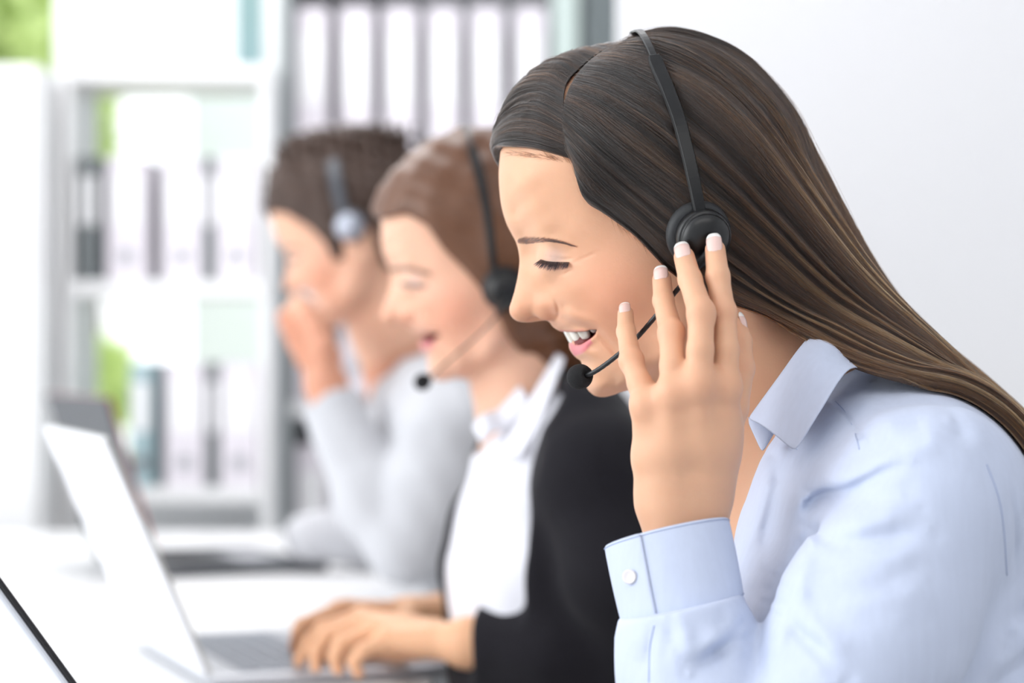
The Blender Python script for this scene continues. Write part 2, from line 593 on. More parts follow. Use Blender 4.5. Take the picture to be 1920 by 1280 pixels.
class HeadField:
    H = 0.0006

    def __init__(s):
        prof = spline([(*q,) for q in PROFILE + [PROFILE[0]]], 900)
        prof = prof[:-1]
        s.poly = px2(prof)
        xs, zs = np.array([q[0] for q in s.poly]), np.array([q[1] for q in s.poly])
        s.x0, s.z0 = xs.min() - 0.012, zs.min() - 0.012
        nx, nz = int((xs.max() + 0.012 - s.x0) / s.H) + 1, int((zs.max() + 0.012 - s.z0) / s.H) + 1
        X, Z = np.meshgrid(s.x0 + np.arange(nx) * s.H, s.z0 + np.arange(nz) * s.H, indexing='ij')
        s.X, s.Z = X, Z
        R = s.fitR(X.ravel(), Z.ravel()).reshape(X.shape)
        D = s.dist(X.ravel(), Z.ravel()).reshape(X.shape)
        F = D * R
        gx, gz = np.gradient(F, s.H)
        s.F, s.GG = F.astype(np.float32), (gx ** 2 + gz ** 2).astype(np.float32)
        s.relief(X, Z)

    def dist(s, x, z):
        a = np.array(s.poly)
        b = np.roll(a, -1, 0)
        mid = (a + b) / 2
        ds = np.sqrt(((b - a) ** 2).sum(1))
        out = np.empty(len(x))
        for i in range(0, len(x), 20000):
            X, Z = x[i:i + 20000, None], z[i:i + 20000, None]
            r2 = (X - mid[:, 0]) ** 2 + (Z - mid[:, 1]) ** 2 + 1e-10
            out[i:i + 20000] = (2 / math.pi * (ds / (r2 * r2)).sum(1)) ** (-1 / 3)
        # true distance close to the outline
        dt = np.empty(len(x))
        for i in range(0, len(x), 20000):
            X, Z = x[i:i + 20000, None], z[i:i + 20000, None]
            e = b - a
            t = np.clip(((X - a[:, 0]) * e[:, 0] + (Z - a[:, 1]) * e[:, 1]) / (e ** 2).sum(1), 0, 1)
            dt[i:i + 20000] = np.sqrt(((X - a[:, 0] - t * e[:, 0]) ** 2 + (Z - a[:, 1] - t * e[:, 1]) ** 2).min(1))
        ins = in_poly(x, z, s.poly)
        wgt = np.clip((dt - 0.001) / 0.003, 0, 1)
        wgt = wgt * wgt * (3 - 2 * wgt)
        d = dt * (1 - wgt) + out * wgt
        return np.where(ins, d, -dt)

    def fitR(s, x, z):
        pts, val = [], []
        for px, py, hw in HALF:
            w_ = P(px, py, -hw / 1000)
            pts.append((w_[0], w_[2]))
            val.append(hw / 1000)
        pts = np.array(pts)
        D = s.dist(pts[:, 0], pts[:, 1])
        bad = D < 0.0008
        if bad.any():
            print('HEAD control too near outline:', [HALF[i] for i in np.where(bad)[0]])
        R = np.array(val) ** 2 / np.maximum(D, 0.0012)
        q = np.array(px2(RHO))
        A = np.vstack([pts[~bad], q])
        L = np.log(np.r_[R[~bad], 2 * np.array([r[2] for r in RHO]) / 1000])
        S = 0.05
        A = A / S
        n = len(A)

        def phi(r2):
            return 0.5 * r2 * np.log(r2 + 1e-12)
        M = np.zeros((n + 3, n + 3))
        M[:n, :n] = phi(((A[:, None] - A[None]) ** 2).sum(-1)) + np.eye(n) * 0.0018
        M[:n, n] = 1
        M[:n, n + 1:] = A
        M[n:, :n] = M[:n, n:].T
        c = np.linalg.solve(M, np.r_[L, 0, 0, 0])
        out = np.empty(len(x))
        for i in range(0, len(x), 30000):
            Q = np.stack([x[i:i + 30000], z[i:i + 30000]], 1) / S
            out[i:i + 30000] = phi(((Q[:, None] - A[None]) ** 2).sum(-1)) @ c[:n] + c[n] + Q @ c[n + 1:]
        return np.exp(np.clip(out, math.log(0.004), math.log(0.4)))

    def pl(s, pts, y):
        """photo pixels on the near side at half width y mm -> (x, z)"""
        return [(P(a, b, -y / 1000)[0], P(a, b, -y / 1000)[2]) for a, b in pts]

    def relief(s, X, Z):
        """fine outward relief of the cheek side: folds, lids, lip edges (metres)"""
        B = np.zeros_like(X)

        def line(pts, y, wid, amt, side=None):
            q = s.pl(spline(pts, 24), y)
            d = poly_dist(X, Z, q)
            a = np.array(q)
            # fade towards both ends of the line
            t0 = np.hypot(X - a[0][0], Z - a[0][1])
            t1 = np.hypot(X - a[-1][0], Z - a[-1][1])
            f = np.clip(np.minimum(t0, t1) / 0.005, 0.02, 1)
            return amt * np.exp(-(d / wid) ** 2) * f
        # cheek-to-lip fold
        fold = [(1049, 583), (1058, 595), (1070, 603), (1084, 609), (1099, 613), (1114, 618), (1127, 630), (1141, 645), (1153, 658), (1162, 674)]
        B += line([(x - 1, y + 2) for x, y in fold], 33, 0.0020, -0.0036)
        B += line([(x + 8, y - 10) for x, y in fold], 36, 0.0036, 0.0022)
        B += line([(x - 6, y + 8) for x, y in fold[5:9]], 36, 0.004, 0.0005)
        # ala crease and tip groove
        B += line([(1034, 560), (1041, 567), (1046, 578), (1047, 589), (1042, 597), (1034, 600)], 17, 0.0011, -0.0030)
        B += line([(1004, 560), (1001, 574), (1003, 588), (1006, 597)], 10, 0.0024, -0.0005)
        # upper lid fold, lash line, crow's feet, lower lid
        B += line([(1012, 473), (1016, 479), (1032, 483), (1057, 486.5), (1076, 485)], 37, 0.0007, -0.0016)
        B += line([(1014, 486), (1028, 489.5), (1045, 490.5), (1061, 490.5), (1067, 491)], 38, 0.00055, -0.0018)
        B += line([(1066, 491), (1078, 490), (1092, 485), (1106, 479), (1122, 472)], 48, 0.0008, -0.0006)
        B += line([(1068, 495), (1080, 492), (1096, 493)], 47, 0.0006, -0.0007)
        B += line([(1044, 513), (1056, 514), (1066, 509), (1080, 505)], 43, 0.0007, -0.0009)
        B += line([(1018, 498), (1035, 503), (1055, 504), (1070, 500)], 38, 0.0028, 0.0010)
        # brow fullness, hollow between brow and nose
        B += line([(1000, 452), (1025, 449), (1055, 456), (1075, 466)], 45, 0.0032, 0.0010)
        B += line([(1000, 466), (1004, 476), (1010, 488)], 22, 0.0022, -0.0012)
        # mouth opening
        s.mouth = s.pl([(1048, 624), (1056, 622), (1073, 622.5), (1096, 621.5), (1106, 618), (1118, 618), (1115, 627), (1109, 633), (1099, 640),
                        (1090, 645.5), (1080, 646.5), (1070, 641), (1058, 642), (1046, 632)], 24)
        dm = poly_dist(X, Z, s.mouth, True)
        s.M = np.where(in_poly(X, Z, s.mouth), dm, -dm).astype(np.float32)
        # lips
        s.lowlip = s.pl([(1069, 642), (1070, 652), (1078, 667), (1088, 664), (1097, 657), (1109, 643), (1117, 629), (1119, 619), (1114, 627), (1108, 633), (1098, 640),
                         (1090, 645.5), (1080, 646.5)], 22)
        B += line([(1076, 655), (1086, 653.5), (1098, 647), (1108, 637.5), (1115, 626)], 24, 0.0020, 0.0018)
        B += line([(1052, 619.5), (1073, 620), (1094, 618.5), (1104, 615.5)], 24, 0.0011, 0.0008)
        dl = poly_dist(X, Z, s.lowlip, True)
        s.L = np.where(in_poly(X, Z, s.lowlip), dl, -dl).astype(np.float32)
        s.B = B.astype(np.float32)

    def samp(s, A, x, z):
        u = np.clip((x - s.x0) / s.H, 0, A.shape[0] - 1.001)
        v = np.clip((z - s.z0) / s.H, 0, A.shape[1] - 1.001)
        i, j = u.astype(int), v.astype(int)
        a, b = u - i, v - j
        return (A[i, j] * (1 - a) * (1 - b) + A[i + 1, j] * a * (1 - b) + A[i, j + 1] * (1 - a) * b + A[i + 1, j + 1] * a * b)

    def skull(s, p):
        x, y, z = p[:, 0], np.abs(p[:, 1]), p[:, 2]
        F, GG, B = s.samp(s.F, x, z), s.samp(s.GG, x, z), s.samp(s.B, x, z)
        # distance outside the table: keep it growing
        ox = np.maximum(0, np.maximum(s.x0 - x, x - (s.x0 + s.H * (s.F.shape[0] - 1))))
        oz = np.maximum(0, np.maximum(s.z0 - z, z - (s.z0 + s.H * (s.F.shape[1] - 1))))
        h = np.sqrt(np.maximum(F, 0)) + B * np.clip((y - 0.006) / 0.006, 0, 1)
        y2 = y * y - np.sign(F) * np.where(F > 0, h * h, -F)
        return y2 / np.sqrt(4 * y * y + GG + 1e-7) + np.hypot(ox, oz)

    def sdf(s, p, smile=True, fem=True):
        d = s.skull(p)
        q = p.copy()
        q[:, 1] = np.abs(q[:, 1])
        face = P(1040, 540)
        m = ((q - face.astype(np.float32)) ** 2).sum(1) < 0.085 ** 2
        if m.any():
            f = q[m]
            e = d[m]
            M3 = lambda px, py, y: (P(px, py, -y / 1000) * np.array([1, -1, 1])).astype(np.float32)
            # eyeball under closed lids
            e = smin(e, ell(f, M3(1047, 488, 28), (0.0124, 0.0125, 0.0118)), 0.005)
            # wings of the nose, tip
            e = smin(e, ell(f, M3(1026, 581, 10.2), (0.0076, 0.0053, 0.0064)), 0.0038)
            e = smin(e, ell(f, M3(978, 582, 3.5), (0.0072, 0.0068, 0.0068)), 0.003)
            # nostrils open from below
            e = smax(e, -ell(f, M3(1006, 602, 6.2), (0.0058, 0.0030, 0.0028)), 0.0012)
            if smile:
                mo = s.samp(s.M, f[:, 0], f[:, 2])
                e = smax(e, np.minimum(mo, 0.02), 0.0010)
                # tongue and the floor of the mouth
                e = smin(e, ell(f, M3(1104, 641, 0), (0.0115, 0.019, 0.008)), 0.001)
            d[m] = e
        return d

    def tones(s, p, base=(230, 178, 144), blush=1.0, smile=True, brows=False):
        """skin colour per vertex: lips, inside of the mouth, cheek colour"""
        b = np.tile(np.array(lin(base), dtype=np.float32), (len(p), 1))
        x, y, z = p[:, 0], np.abs(p[:, 1]), p[:, 2]

        def mix(rgb, wgt):
            b[:] = b * (1 - wgt[:, None]) + np.array(lin(rgb), dtype=np.float32) * wgt[:, None]

        def spot(px, py, yy, r):
            c = P(px, py, -yy / 1000)
            return np.exp(-((x - c[0]) ** 2 + (z - c[2]) ** 2 + (y + c[1]) ** 2 * 0.3) / (r * r))
        mix((226, 140, 112), 0.38 * blush * spot(1150, 560, 58, 0.030))
        mix((232, 160, 130), 0.45 * blush * spot(1035, 588, 14, 0.010))
        mix((232, 160, 130), 0.3 * blush * spot(965, 580, 2, 0.010))
        mix((226, 208, 205), 0.45 * spot(1040, 483, 40, 0.006))  # pale highlight of the upper lid, painted into the skin colour
        if brows:
            for pts, wd, rgb in (([(970, 454), (996, 451), (1028, 450), (1052, 454), (1078, 462)], .0016, (96, 66, 52)), ([(1008, 492), (1028, 496), (1050, 497), (1068, 492)], .0018, (52, 38, 36))):
                dd = poly_dist(x, z, s.pl(pts, 40))
                mix(rgb, .85 * np.clip(1.6 - dd / wd, 0, 1))
        if smile:
            L = s.samp(s.L, x, z)
            mix((226, 132, 142), 0.9 * np.clip(L / 0.0012 + 0.7, 0, 1) * (y < 0.034) * (np.abs(x - P(1090, 640)[0]) < 0.02) * (np.abs(z - P(1090, 645)[2]) < 0.013))
            M = s.samp(s.M, x, z)
            F = s.samp(s.F, x, z)
            h = np.sqrt(np.maximum(F, 0)) + s.samp(s.B, x, z)
            up = poly_dist(x, z, s.pl([(1052, 620), (1073, 621), (1096, 619.5), (1106, 616)], 22))
            mix((222, 140, 130), 0.65 * np.clip(1.3 - up / 0.0010, 0, 1) * (y < 0.032))
            mix((120, 38, 38), 1.0 * ((M > -0.0016) & (y < h - 0.0024) & (x > P(1050, 600)[0])))
        return b


HF = HeadField()
# ------------------------------------------------------------------ front woman: body
FH = {  # hand joints: photo px, py, depth; radii in mm
    'index': [((1341, 468, -.119), 5.6), ((1346, 518, -.131), 6.3), ((1357, 587, -.139), 6.5), ((1362, 655, -.147), 6.6), ((1358, 725, -.150), 8.2)],
    'middle': [((1283, 482, -.118), 5.8), ((1294, 524, -.132), 6.3), ((1315, 588, -.149), 7.2), ((1313, 655, -.156), 7.0), ((1310, 720, -.158), 8.6)],
    'ring': [((1241, 524, -.102), 5.3), ((1244, 564, -.115), 5.6), ((1259, 625, -.138), 6.8), ((1261, 685, -.150), 6.7), ((1263, 738, -.155), 8.2)],
    'little': [((1173, 588, -.090), 4.5), ((1174, 622, -.103), 5.0), ((1184, 676, -.124), 6.2), ((1199, 718, -.136), 6.4), ((1214, 760, -.146), 7.8)],
    'thumb': [((1382, 612, -.104), 5.6), ((1387, 640, -.106), 6.6), ((1389, 690, -.110), 7.6), ((1373, 765, -.119), 8.8), ((1340, 850, -.128), 12)]}
WRIST = [((1262, 930, -.140), 15.5), ((1302, 928, -.134), 15.5)]


def hand_sdf(p):
    d = None
    for n, ch in FH.items():
        J = PL([c[0] for c in ch])
        r = [c[1] / 1000 for c in ch]
        e = chain(p, J, r, 0.0028)
        if n != 'thumb':
            mc, wr = J[-1], P(*WRIST[0][0] if n in ('little', 'ring') else WRIST[1][0])
            wr = wr + (mc - P(1285, 740, -.152)) * 0.28
            e = smin(e, cap(p, mc, mc * .45 + wr * .55, 0.0088, 0.0125), 0.005)
            e = smin(e, cap(p, mc * .45 + wr * .55, wr, 0.0125, 0.0150), 0.006)
            # knuckle and middle-joint fullness
            e = smin(e, ell(p, mc + np.array([0, -.0022, 0]), (.0075, .0070, .0085)), 0.006)
            e = smin(e, ell(p, J[2] + np.array([0, -.0008, 0]), np.array([1.0, 0.98, 1.25]) * r[2]), 0.003)
        kk = 0.0007 + 0.0065 * np.clip((P(0, 655, -.15)[2] - p[:, 2]) / 0.016, 0, 1)
        d = e if d is None else smin(d, e, kk if n != 'thumb' else np.minimum(kk * 2, .010))
    # heel of the thumb and palm fill
    d = smin(d, cap(p, P(1335, 800, -.138), P(1318, 880, -.134), .016, .016), 0.010)
    d = smin(d, ell(p, P(1285, 800, -.140), (.022, .011, .030)), 0.008)
    # wrist to forearm
    a, b = P(*WRIST[0][0]), P(*WRIST[1][0])
    d = smin(d, cap(p, a, P(1268, 1130, -.150), .0155, .019), 0.012)
    d = smin(d, cap(p, b, P(1318, 1130, -.146), .0155, .019), 0.012)
    return d


TORSO = [(1640, 950), (1672, 1150), (1690, 1650)]


def torso_sdf(p, off=0.0, k=0.03):
    d = None
    for sy, r0 in ((-1, .093), (1, .093), (0, .098)):
        a, b, c = P(1655, 1020, 0), P(1668, 1190, 0), P(1700, 1750, 0)
        a[1], b[1], c[1] = sy * .055, sy * .075, sy * .062
        e = chain(p, [a, b, c], [r0 + off, r0 + .012 + off, .105 + off], 0.02)
        d = e if d is None else smin(d, e, k)
    for sy in (-1, 1):
        a, m_, b = P(1600, 850, 0), P(1665, 900, 0), P(1745, 940, -.150)
        a[1], m_[1] = -.030, -.085
        Q = [a * np.array([1, -sy, 1]) if sy > 0 else a, m_ * np.array([1, -sy, 1]) if sy > 0 else m_, b * np.array([1, -sy, 1]) if sy > 0 else b]
        d = smin(d, chain(p, Q, [.049 + off, .049 + off, .055 + off], 0.02), 0.035)
    # bust
    for sy in (-1, 1):
        d = smin(d, ell(p, (P(1480, 1230, 0)[0], sy * .070, P(1480, 1230, 0)[2]), (.060 + off, .055 + off, .065 + off)), 0.03)
    return d


SH, EL = (1750, 940, -.152), (1490, 1500, -.215)


def arm_sdf(p, off=0.0):
    return chain(p, [P(*SH), P(1640, 1180, -.182), P(*EL)], [.050 + off, .049 + off, .043 + off], 0.02)


def fore_sdf(p, off=0.0):
    return chain(p, [P(1290, 1090, -.148), P(1292, 1290, -.172), P(1400, 1480, -.205), P(*EL)], [.024 + off, .031 + off, .038 + off, .042 + off], 0.02)


def farm_sdf(p, off=0.0):
    a, b = P(1745, 930, -.150), P(1560, 1560, -.16)
    a[1], b[1] = .150, .19
    return cap(p, a, b, .048 + off, .042 + off)


def neck_sdf(p):
    d = chain(p, [P(1360, 560, 0), P(1440, 700, 0), P(1540, 830, 0)], [.050, .050, .058], 0.02)
    # throat, and the long muscle from behind the ear to the collar bone
    d = smin(d, cap(p, P(1310, 640, -.012), P(1400, 850, -.015), .030, .030), 0.02)
    d = smin(d, cap(p, P(1400, 560, -.050), P(1420, 800, -.024), .011, .010), 0.016)
    d = smin(d, cap(p, P(1400, 560, .050), P(1420, 800, .024), .011, .010), 0.016)
    return d


def front_body(p):
    p = p.astype(np.float32)
    d = near(p, P(1220, 420, 0), 0.21, HF.sdf)
    d = smin(d, neck_sdf(p), 0.012)
    t = smin(torso_sdf(p, -.010), arm_sdf(p, -.013), 0.02)
    t = smin(t, farm_sdf(p, -.006), 0.02)
    d = smin(d, t, 0.025)
    d = smin(d, cap(p, P(1432, 860, 0), P(1415, 1180, 0), .042, .050), 0.03)
    # collar bone
    d = smin(d, cap(p, P(1430, 872, -.018), P(1560, 860, -.085), .0075, .008), 0.010)
    f = near(p, P(1285, 760, -.13), 0.20, hand_sdf)
    f = smin(f, fore_sdf(p, -.010), 0.008)
    d = np.minimum(d, f) if f is not None else d
    return smin(d, f, 0.001)


def front_tones(p):
    b = HF.tones(p)
    hm = (hand_sdf(p) < 0.002)
    b[hm] = np.array(lin((231, 181, 148)), dtype=np.float32)
    for n, ch in FH.items():
        J = PL([c[0] for c in ch]).astype(np.float32)
        for j, amt, rad in ((0, .30, .008), (2, .28, .008), (4, .25, .011)):
            wgt = amt * np.exp(-((p - J[j]) ** 2).sum(1) / rad ** 2)
            b[:] = b * (1 - wgt[:, None]) + np.array(lin((218, 136, 108)), dtype=np.float32) * wgt[:, None]
    return b


SKIN = skin_mat('skin')
woman = empty('person', P(1680, 1500, 0), label='woman in a light blue shirt, long dark hair, hand raised to her headset', cat='person')
V, F = mesh_sdf(front_body, P(925, 1400, 0) - np.array([0, .30, .0]), P(2080, 70) + np.array([0, .26, 0]), 0.0011)
mesh_np('body', V, F, SKIN, woman, tone=front_tones(V))

# fingernails: curved plates lying on the backs of the finger tips
NAILC = {'index': (1338, 478, 8.8, 15.0), 'middle': (1281, 491, 9.0, 14.8), 'ring': (1240, 532, 8.2, 13.5), 'little': (1171, 592, 6.6, 11.5),
         'thumb': (1379, 604, 8, 12)}
m_nail = mat('nail_pink', (240, 205, 196), 0.18, coat=0.4)
m_tip = mat('nail_white', (252, 248, 244), 0.2, coat=0.3)
for n, (px, py, wd, ln) in NAILC.items():
    J = PL([c[0] for c in FH[n]])
    ax = J[0] - J[1]
    ax /= np.linalg.norm(ax)
    up = np.array([-.18, -1.0, .25]) if n != 'thumb' else np.array([.9, -.35, .25])
    up = up - ax * (up @ ax)
    up /= np.linalg.norm(up)
    sd = np.cross(up, ax)
    r = FH[n][0][1] / 1000
    c = J[0] + ax * 0.0015
    nu, nv = 12, 14
    wd, ln = wd / 1000, ln / 1000
    G = []
    for j in range(nv):
        v = j / (nv - 1)
        # rounded at both ends, the free edge running past the finger tip
        t = (v - 0.5) * ln
        e = math.sqrt(max(0.0, 1 - ((0.42 - v) / 0.425) ** 2.6 if v < .42 else 1 - ((v - .42) / 0.62) ** 3.4)) * .97 + .03
        row = []
        for i in range(nu):
            a = (i / (nu - 1) - .5) * 1.9 * e
            rr = wd / 1.62
            row.append(c + ax * t + sd * math.sin(a) * rr + up * ((math.cos(a) - 1) * rr + r + 0.0002 - 0.0022 * max(0, v - .55) ** 1.5 * 3))
        G.append(row)
    ob = MB()
    V_ = [q for row in G for q in row]
    cut = 10
    ob.add(V_, [(j * nu + i, j * nu + i + 1, (j + 1) * nu + i + 1, (j + 1) * nu + i) for j in range(nv - 1) for i in range(nu - 1)])
    o = ob.build('fingernail', [m_nail, m_tip], woman, smooth=True, solid=0.0006)
    for q, pl_ in enumerate(o.data.polygons):
        if q // (nu - 1) >= cut:
            pl_.material_index = 1

# teeth: upper arch, one rounded crown after another, in one mesh
m_teeth = mat('tooth_enamel', (238, 233, 222), 0.15, coat=0.5, sss=0.1)


def teeth_sdf(p, lower=False):
    d = None
    dn = P(1068, 641, 0) - P(1058, 622, 0)       # crown direction, along the tilted head
    dn /= np.linalg.norm(dn)
    fw = np.array([dn[2], 0, -dn[0]])            # forward out of the mouth
    if fw[0] > 0:
        fw = -fw
    c0 = P(1061, 632, 0) - fw * 0.0022
    if lower:
        c0 = P(1074, 648, 0) - fw * 0.006
    R_ = 0.024
    wds = [4.3, 3.5, 3.9, 3.6, 3.6, 4.6]
    lens = [6.4, 5.7, 6.4, 5.2, 4.6, 4.2]
    s = 0
    q = p.copy()
    q[:, 1] = np.abs(q[:, 1])
    for wd, ln in zip(wds, lens):
        s += wd
        a = (s / 1000) / R_
        s += wd
        ctr = c0 - fw * R_ * (1 - math.cos(a)) * 1.15 + np.array([0, R_ * math.sin(a), 0])
        M = np.array([fw * math.cos(a) + np.array([0, math.sin(a), 0]), np.array([0, math.cos(a), 0]) - fw * math.sin(a), dn]).T.astype(np.float32)
        r = np.array((0.0022, wd / 1000 * .99, ln / 1000 * 1.08), dtype=np.float32)
        l = np.abs((q - ctr.astype(np.float32)) @ M)
        l[:, 0] += 0.0
        l = l / r
        e = ((l[:, 0] ** 2.4 + l[:, 1] ** 3.6 + l[:, 2] ** 3.6) ** (1 / 3.2) - 1) * 0.0026
        d = e if d is None else smin(d, e, 0.0004)
    return d


c = P(1085, 640, 0)
V, F = mesh_sdf(teeth_sdf, c - np.array([.022, .035, .02]), c + np.array([.022, .035, .02]), 0.0005, B=10)
mesh_np('teeth', V, F, m_teeth, woman)


# brows and lashes
def face_y(x, z, y0=0.02, y1=0.09):
    """near-side skin depth under room x, z (marched inwards)"""
    x, z = np.asarray(x, np.float32), np.asarray(z, np.float32)
    y = np.full(x.shape, -0.10, np.float32)
    for _ in range(40):
        p = np.stack([x, y, z], 1)
        y = y + np.clip(HF.sdf(p), -0.002, 0.01) * 0.8
    return y


def on_face(px, py):
    """photo pixels (arrays) -> points on the near skin"""
    px, py = np.asarray(px, float), np.asarray(py, float)
    Y = np.full(px.shape, -0.04)
    for _ in range(5):
        k = K(Y)
        x, z = (px - 960) * k, CAM_Z + (640 - py) * k
        Y = face_y(x, z)
    k = K(Y)
    return np.stack([(px - 960) * k, Y, CAM_Z + (640 - py) * k], 1)


m_brow = hair_mat('brow_hair', (46, 32, 28), (66, 46, 38), 0.5)
nb_ = 620
t = rng.random(nb_) ** 1.15
bx = np.interp(t, [0, .25, .55, .8, 1], [969, 996, 1028, 1052, 1076])
by = np.interp(t, [0, .25, .55, .8, 1], [453.5, 452.5, 451, 455, 461.5])
hw = np.interp(t, [0, .1, .3, .6, 1], [2.5, 5.5, 4.5, 2.2, 0.8])
by = by + rng.uniform(-1, 1, nb_) * hw
root = on_face(bx, by)
ang = np.interp(t, [0, .2, .6, 1], [1.0, .75, .15, -.35]) + rng.normal(0, .12, nb_)
lnp = np.interp(t, [0, .5, 1], [10, 13, 9]) * rng.uniform(.7, 1.1, nb_)
tipp = on_face(bx + np.cos(ang) * lnp, by - np.sin(ang) * lnp * .75)
u = np.linspace(0, 1, 5)[None, :, None]
st = root[:, None] * (1 - u) + tipp[:, None] * u
st[:, :, 1] -= 0.0007 * np.sin(u[..., 0] * 2.6)
strands('eyebrow', st, np.array([.055, .06, .05, .035, .01]) / 1000, m_brow, woman)
# far brow, mirrored
st2 = st * np.array([1, -1, 1])
strands('eyebrow', st2, np.array([.055, .06, .05, .035, .01]) / 1000, m_brow, woman)

m_lash = hair_mat('lash_hair', (12, 10, 14), (18, 14, 18), 0.4)
nl = 210
t = np.sort(rng.random(nl))
lx = np.interp(t, [0, .25, .5, .8, 1], [1014, 1024, 1038, 1055, 1067])
ly = np.interp(t, [0, .25, .5, .8, 1], [486, 489, 490.5, 490.5, 491])
root = on_face(lx, ly)
dx = np.interp(t, [0, .3, .6, 1], [-13, -9.5, -5.5, -1.5]) + rng.normal(0, 1.0, nl)
dy = np.interp(t, [0, .3, .6, 1], [12, 16, 18, 13]) * rng.uniform(.75, 1.1, nl)
k_ = K(-.04)
st = []
for i in range(nl):
    a = root[i]
    e = np.array([dx[i] * k_, 0, -dy[i] * k_])
    o_ = np.array([0, -0.0034, 0])
    st.append([a + e * q + o_ * math.sin(min(q * 2.0, 1.5)) * 1.0 + np.array([-.0006, 0, 0]) * q * q for q in np.linspace(0, 1, 7)])
st = np.array(st)
strands('eyelashes', st, np.array([.13, .14, .13, .11, .08, .05, .015]) / 1000, m_lash, woman)
strands('eyelashes', st * np.array([1, -1, 1]), np.array([.13, .14, .13, .11, .08, .05, .015]) / 1000, m_lash, woman)
# ------------------------------------------------------------------ front woman: shirt
def shirt_mat(name, rgb):
    m = bpy.data.materials.new(name)
    m.use_nodes = True
    nt = m.node_tree
    b = nt.nodes['Principled BSDF']
    b.inputs['Roughness'].default_value = 0.75
    b.inputs['Specular IOR Level'].default_value = 0.25
    b.inputs['Sheen Weight'].default_value = 0.12
    b.inputs['Subsurface Weight'].default_value = 0.0
    tc = nt.nodes.new('ShaderNodeTexCoord')
    mp = nt.nodes.new('ShaderNodeMapping')
    mp.inputs['Scale'].default_value = (260, 260, 14)
    mp.inputs['Rotation'].default_value = (0, 0.35, 0)
    nt.links.new(tc.outputs['Object'], mp.inputs[0])
    n = nt.nodes.new('ShaderNodeTexNoise')
    n.inputs['Scale'].default_value = 1
    n.inputs['Detail'].default_value = 3
    nt.links.new(mp.outputs[0], n.inputs['Vector'])
    r = nt.nodes.new('ShaderNodeMapRange')
    r.inputs[3].default_value = 0.955
    r.inputs[4].default_value = 1.045
    nt.links.new(n.outputs[0], r.inputs[0])
    mx = nt.nodes.new('ShaderNodeVectorMath')
    mx.operation = 'SCALE'
    mx.inputs[0].default_value = lin(rgb)
    nt.links.new(r.outputs[0], mx.inputs['Scale'])
    nt.links.new(mx.outputs[0], b.inputs['Base Color'])
    n2 = nt.nodes.new('ShaderNodeTexNoise')
    n2.inputs['Scale'].default_value = 26
    n2.inputs['Detail'].default_value = 4
    nt.links.new(tc.outputs['Object'], n2.inputs['Vector'])
    bp = nt.nodes.new('ShaderNodeBump')
    bp.inputs['Strength'].default_value = 0.22
    bp.inputs['Distance'].default_value = 0.006
    nt.links.new(n2.outputs[0], bp.inputs['Height'])
    bp2 = nt.nodes.new('ShaderNodeBump')
    bp2.inputs['Strength'].default_value = 0.25
    bp2.inputs['Distance'].default_value = 0.0004
    nt.links.new(n.outputs[0], bp2.inputs['Height'])
    nt.links.new(bp.outputs[0], bp2.inputs['Normal'])
    nt.links.new(bp2.outputs[0], b.inputs['Normal'])
    return m


M_SHIRT = shirt_mat('blue_cotton', (205, 215, 238))
M_THREAD = mat('shirt_thread', (178, 192, 224), 0.8)

